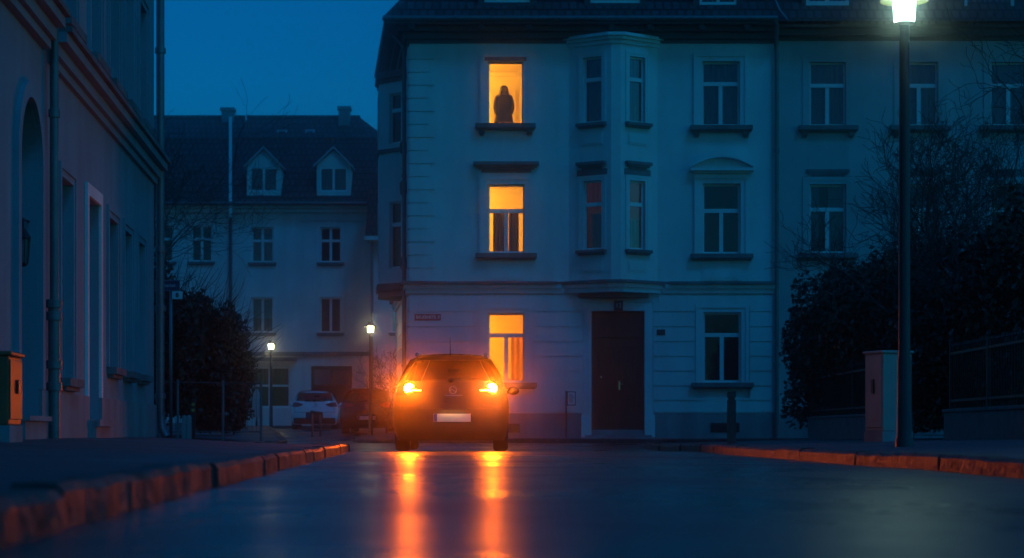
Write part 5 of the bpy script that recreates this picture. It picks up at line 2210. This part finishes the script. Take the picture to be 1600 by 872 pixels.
make_car('parked_car', 'dark estate car with both amber tail lights glowing, standing in the middle of the road', ((704 - 800) / FPX * 31.05, 30.95, -.012), 0, M['paint_dark'], lit=True)
make_car('parked_car', 'white hatchback parked before the back house, facing away', ((493 - 800) / FPX * 74, 73.6, gz(-7.3, 74) + .01), .06, M['paint_white'], W=1.74, Hc=1.42, rails=False, plate='plastic', length=3.9)
make_car('parked_car', 'black car parked beside the flank of the corner house, partly hidden by the glowing car', ((573 - 800) / FPX * 67, 66.6, gz(-4.8, 67) + .01), -.04, M['paint_navy'], W=1.84, Hc=1.50, plate='plate', length=4.5)


# ------------------------------------------------------------------ person in the top window
def skin_mesh(name, verts, edges, mat, parent, levels=2, root=0):
    me = bpy.data.meshes.new(name)
    me.from_pydata([v[:3] for v in verts], edges, [])
    o = bpy.data.objects.new(name, me)
    COL.objects.link(o)
    sk = o.modifiers.new('skin', 'SKIN')
    sk.use_smooth_shade = True
    if not me.skin_vertices:
        me.attributes  # touch
    for i, v in enumerate(verts):
        d = me.skin_vertices[0].data[i]
        d.radius = (v[3], v[4] if len(v) > 4 else v[3])
        d.use_root = (i == root)
    sb = o.modifiers.new('sub', 'SUBSURF')
    sb.levels = levels
    sb.render_levels = levels
    dg = bpy.context.evaluated_depsgraph_get()
    m2 = bpy.data.meshes.new_from_object(o.evaluated_get(dg))
    o.modifiers.clear()
    o.data = m2
    m2.materials.clear()
    m2.materials.append(mat)
    o.parent = parent
    return o


YP = 57.0
xP = (787.3 - 800) / FPX * YP
pe = thing('person', 'person with long dark hair in a dark coat standing at the top lit window', 'person', (xP, YP, 8.5))
V_ = [(0, 0, .92, .15, .11), (0, 0, 1.10, .135, .10), (0, .0, 1.28, .155, .11), (0, .0, 1.42, .12, .085), (0, -.005, 1.49, .05, .05), (0, -.01, 1.545, .062, .07), (0, -.015, 1.62, .075, .09), (0, 0, 1.69, .05, .06)]
E_ = [(0, 1), (1, 2), (2, 3), (3, 4), (4, 5), (5, 6), (6, 7)]
for s in (-1, 1):
    b = len(V_)
    V_ += [(s * .165, 0, 1.40, .06, .06), (s * .215, .015, 1.26, .052, .05), (s * .235, .02, 1.10, .044, .042), (s * .20, -.05, .95, .034, .032), (s * .165, -.095, .89, .026, .02), (s * .15, -.105, .86, .034, .016)]
    E_ += [(3, b), (b, b + 1), (b + 1, b + 2), (b + 2, b + 3), (b + 3, b + 4), (b + 4, b + 5)]
    for k in range(4):
        f = len(V_)
        V_ += [(s * (.18 - k * .02), -.11, .81 - .004 * abs(k - 1), .009), (s * (.18 - k * .02), -.10, .775 - .006 * abs(k - 1), .008)]
        E_ += [(b + 5, f), (f, f + 1)]
    f = len(V_)
    V_ += [(s * .115, -.125, .86, .010), (s * .10, -.13, .83, .009)]
    E_ += [(b + 4, f), (f, f + 1)]
    g = len(V_)
    V_ += [(s * .10, 0, .84, .095, .09), (s * .105, -.01, .48, .06, .06), (s * .105, .01, .10, .04, .042), (s * .11, -.13, .03, .04, .03)]
    E_ += [(0, g), (g, g + 1), (g + 1, g + 2), (g + 2, g + 3)]
skin_mesh('body', V_, E_, M['skin'], pe)
# face
mb = MB()
mb.tube([(0, -.10, 1.625), (0, -.125, 1.595), (0, -.10, 1.585)], [.010, .016, .012], 6)
for s in (-1, 1):
    mb.lathe([(0, -.012), (.013, -.004), (.012, .008)], (s * .032, -.095, 1.628), 'y', 8)
mb.tube([(-.025, -.088, 1.558), (0, -.096, 1.556), (.025, -.088, 1.558)], .007, 6)
mb.build('face', M['skin'], pe, local=True, smooth=True)
# long hair: shell open over the face
mb = MB()
P = []
for i, (z, rx, ry, open_) in enumerate(((1.725, .015, .02, 0), (1.71, .075, .085, 0), (1.66, .112, .125, .35), (1.60, .124, .135, .5), (1.52, .142, .135, .55), (1.44, .17, .135, .65), (1.36, .185, .135, .8), (1.26, .17, .13, 1.0))):
    row = []
    for j in range(25):
        a = -PI / 2 + open_ + (2 * PI - 2 * open_) * j / 24
        row.append((rx * math.cos(a) * (1 + .03 * math.sin(j * 5)), .0 + ry * math.sin(a), z))
    P.append(row)
mb.grid(P)
mb.build('hair', M['hair'], pe, local=True, smooth=True, recalc=False)
# coat: torso with sleeves
mb = MB()
P = []
for z, rx, ry in ((1.46, .085, .075), (1.43, .16, .105), (1.38, .205, .125), (1.28, .20, .14), (1.12, .20, .15), (.98, .215, .165), (.80, .25, .185), (.66, .275, .20)):
    P.append([(rx * math.cos(a) * (1 + .03 * math.sin(7 * a)), ry * math.sin(a) * (1 + .03 * math.sin(7 * a)), z) for a in [j / 28 * 2 * PI for j in range(29)]])
mb.grid(P)
for s in (-1, 1):
    mb.tube([(s * .11, 0, 1.42), (s * .17, .0, 1.375), (s * .215, .01, 1.25), (s * .235, .015, 1.09), (s * .205, -.06, .94), (s * .165, -.11, .87)], [.07, .088, .078, .072, .064, .05], 12)
mb.build('coat', M['cloth_dark'], pe, local=True, smooth=True, recalc=False)
# ------------------------------------------------------------------ added scattering volume, imitates lens bloom round the lamps
hz = MB()
hz.box(-125, 125, -35, 225, -1.6, 19.5)
ho = hz.build('bloom_haze', M['pane'])
m, nt, out = nt_new('bloom_haze_volume')
pv = N(nt, 'ShaderNodeVolumePrincipled')
BLOOM_HAZE = .0032
pv.inputs['Color'].default_value = (.9, .93, 1, 1)
pv.inputs['Density'].default_value = BLOOM_HAZE
pv.inputs['Anisotropy'].default_value = .99
nt.links.new(pv.outputs[0], out.inputs['Volume'])
ho.data.materials.clear()
ho.data.materials.append(m)
struct(ho, 'stuff')

# ------------------------------------------------------------------ sky, sun, camera
SUN_EL = math.radians(3.2)
SUN_ROT = math.radians(122)
w = bpy.data.worlds.new('World')
S.world = w
w.use_nodes = True
nt = w.node_tree
nt.nodes.clear()
out = N(nt, 'ShaderNodeOutputWorld')
bg = N(nt, 'ShaderNodeBackground')
sky = N(nt, 'ShaderNodeTexSky')
sky.sky_type = 'NISHITA'
sky.sun_disc = False
sky.sun_elevation = SUN_EL
sky.sun_rotation = SUN_ROT
sky.ozone_density = 6.0
sky.dust_density = .3
mx = N(nt, 'ShaderNodeMix', data_type='RGBA', blend_type='MULTIPLY')
mx.inputs['Factor'].default_value = 1
nt.links.new(sky.outputs[0], mx.inputs['A'])
mx.inputs['B'].default_value = (.05, .93, .97, 1)
nt.links.new(mx.outputs['Result'], bg.inputs['Color'])
bg.inputs['Strength'].default_value = .13
nt.links.new(bg.outputs[0], out.inputs['Surface'])
sl = bpy.data.lights.new('sun', 'SUN')
sl.energy = .30
sl.color = (.0, .33, 1.)
sl.angle = math.radians(12)
so = bpy.data.objects.new('sun', sl)
COL.objects.link(so)
so.rotation_euler = (math.radians(38), 0, math.radians(34))

cam = bpy.data.cameras.new('camera')
co = bpy.data.objects.new('camera', cam)
COL.objects.link(co)
co.location = (0, 0, CAMZ)
co.rotation_euler = (math.radians(90), 0, 0)
cam.sensor_width = 36
cam.lens = FPX / 1600 * 36
cam.shift_y = (HZ - 436) / 1600
cam.clip_end = 600
cam.clip_start = .05
cam.dof.use_dof = True
cam.dof.focus_distance = 33
cam.dof.aperture_fstop = 2.8
S.camera = co

S.view_settings.view_transform = 'Standard'
S.view_settings.look = 'None'
S.view_settings.exposure = .58
S.view_settings.gamma = 1
S.view_settings.use_curve_mapping = False
cy = S.cycles
cy.use_denoising = True
try:
    cy.denoiser = 'OPENIMAGEDENOISE'
except Exception:
    pass
cy.max_bounces = 8
cy.transparent_max_bounces = 12
cy.volume_bounces = 1
cy.diffuse_bounces = 4
cy.glossy_bounces = 4
cy.sample_clamp_indirect = 4
cy.sample_clamp_direct = 0
cy.use_light_tree = True
cy.caustics_reflective = False
cy.caustics_refractive = False
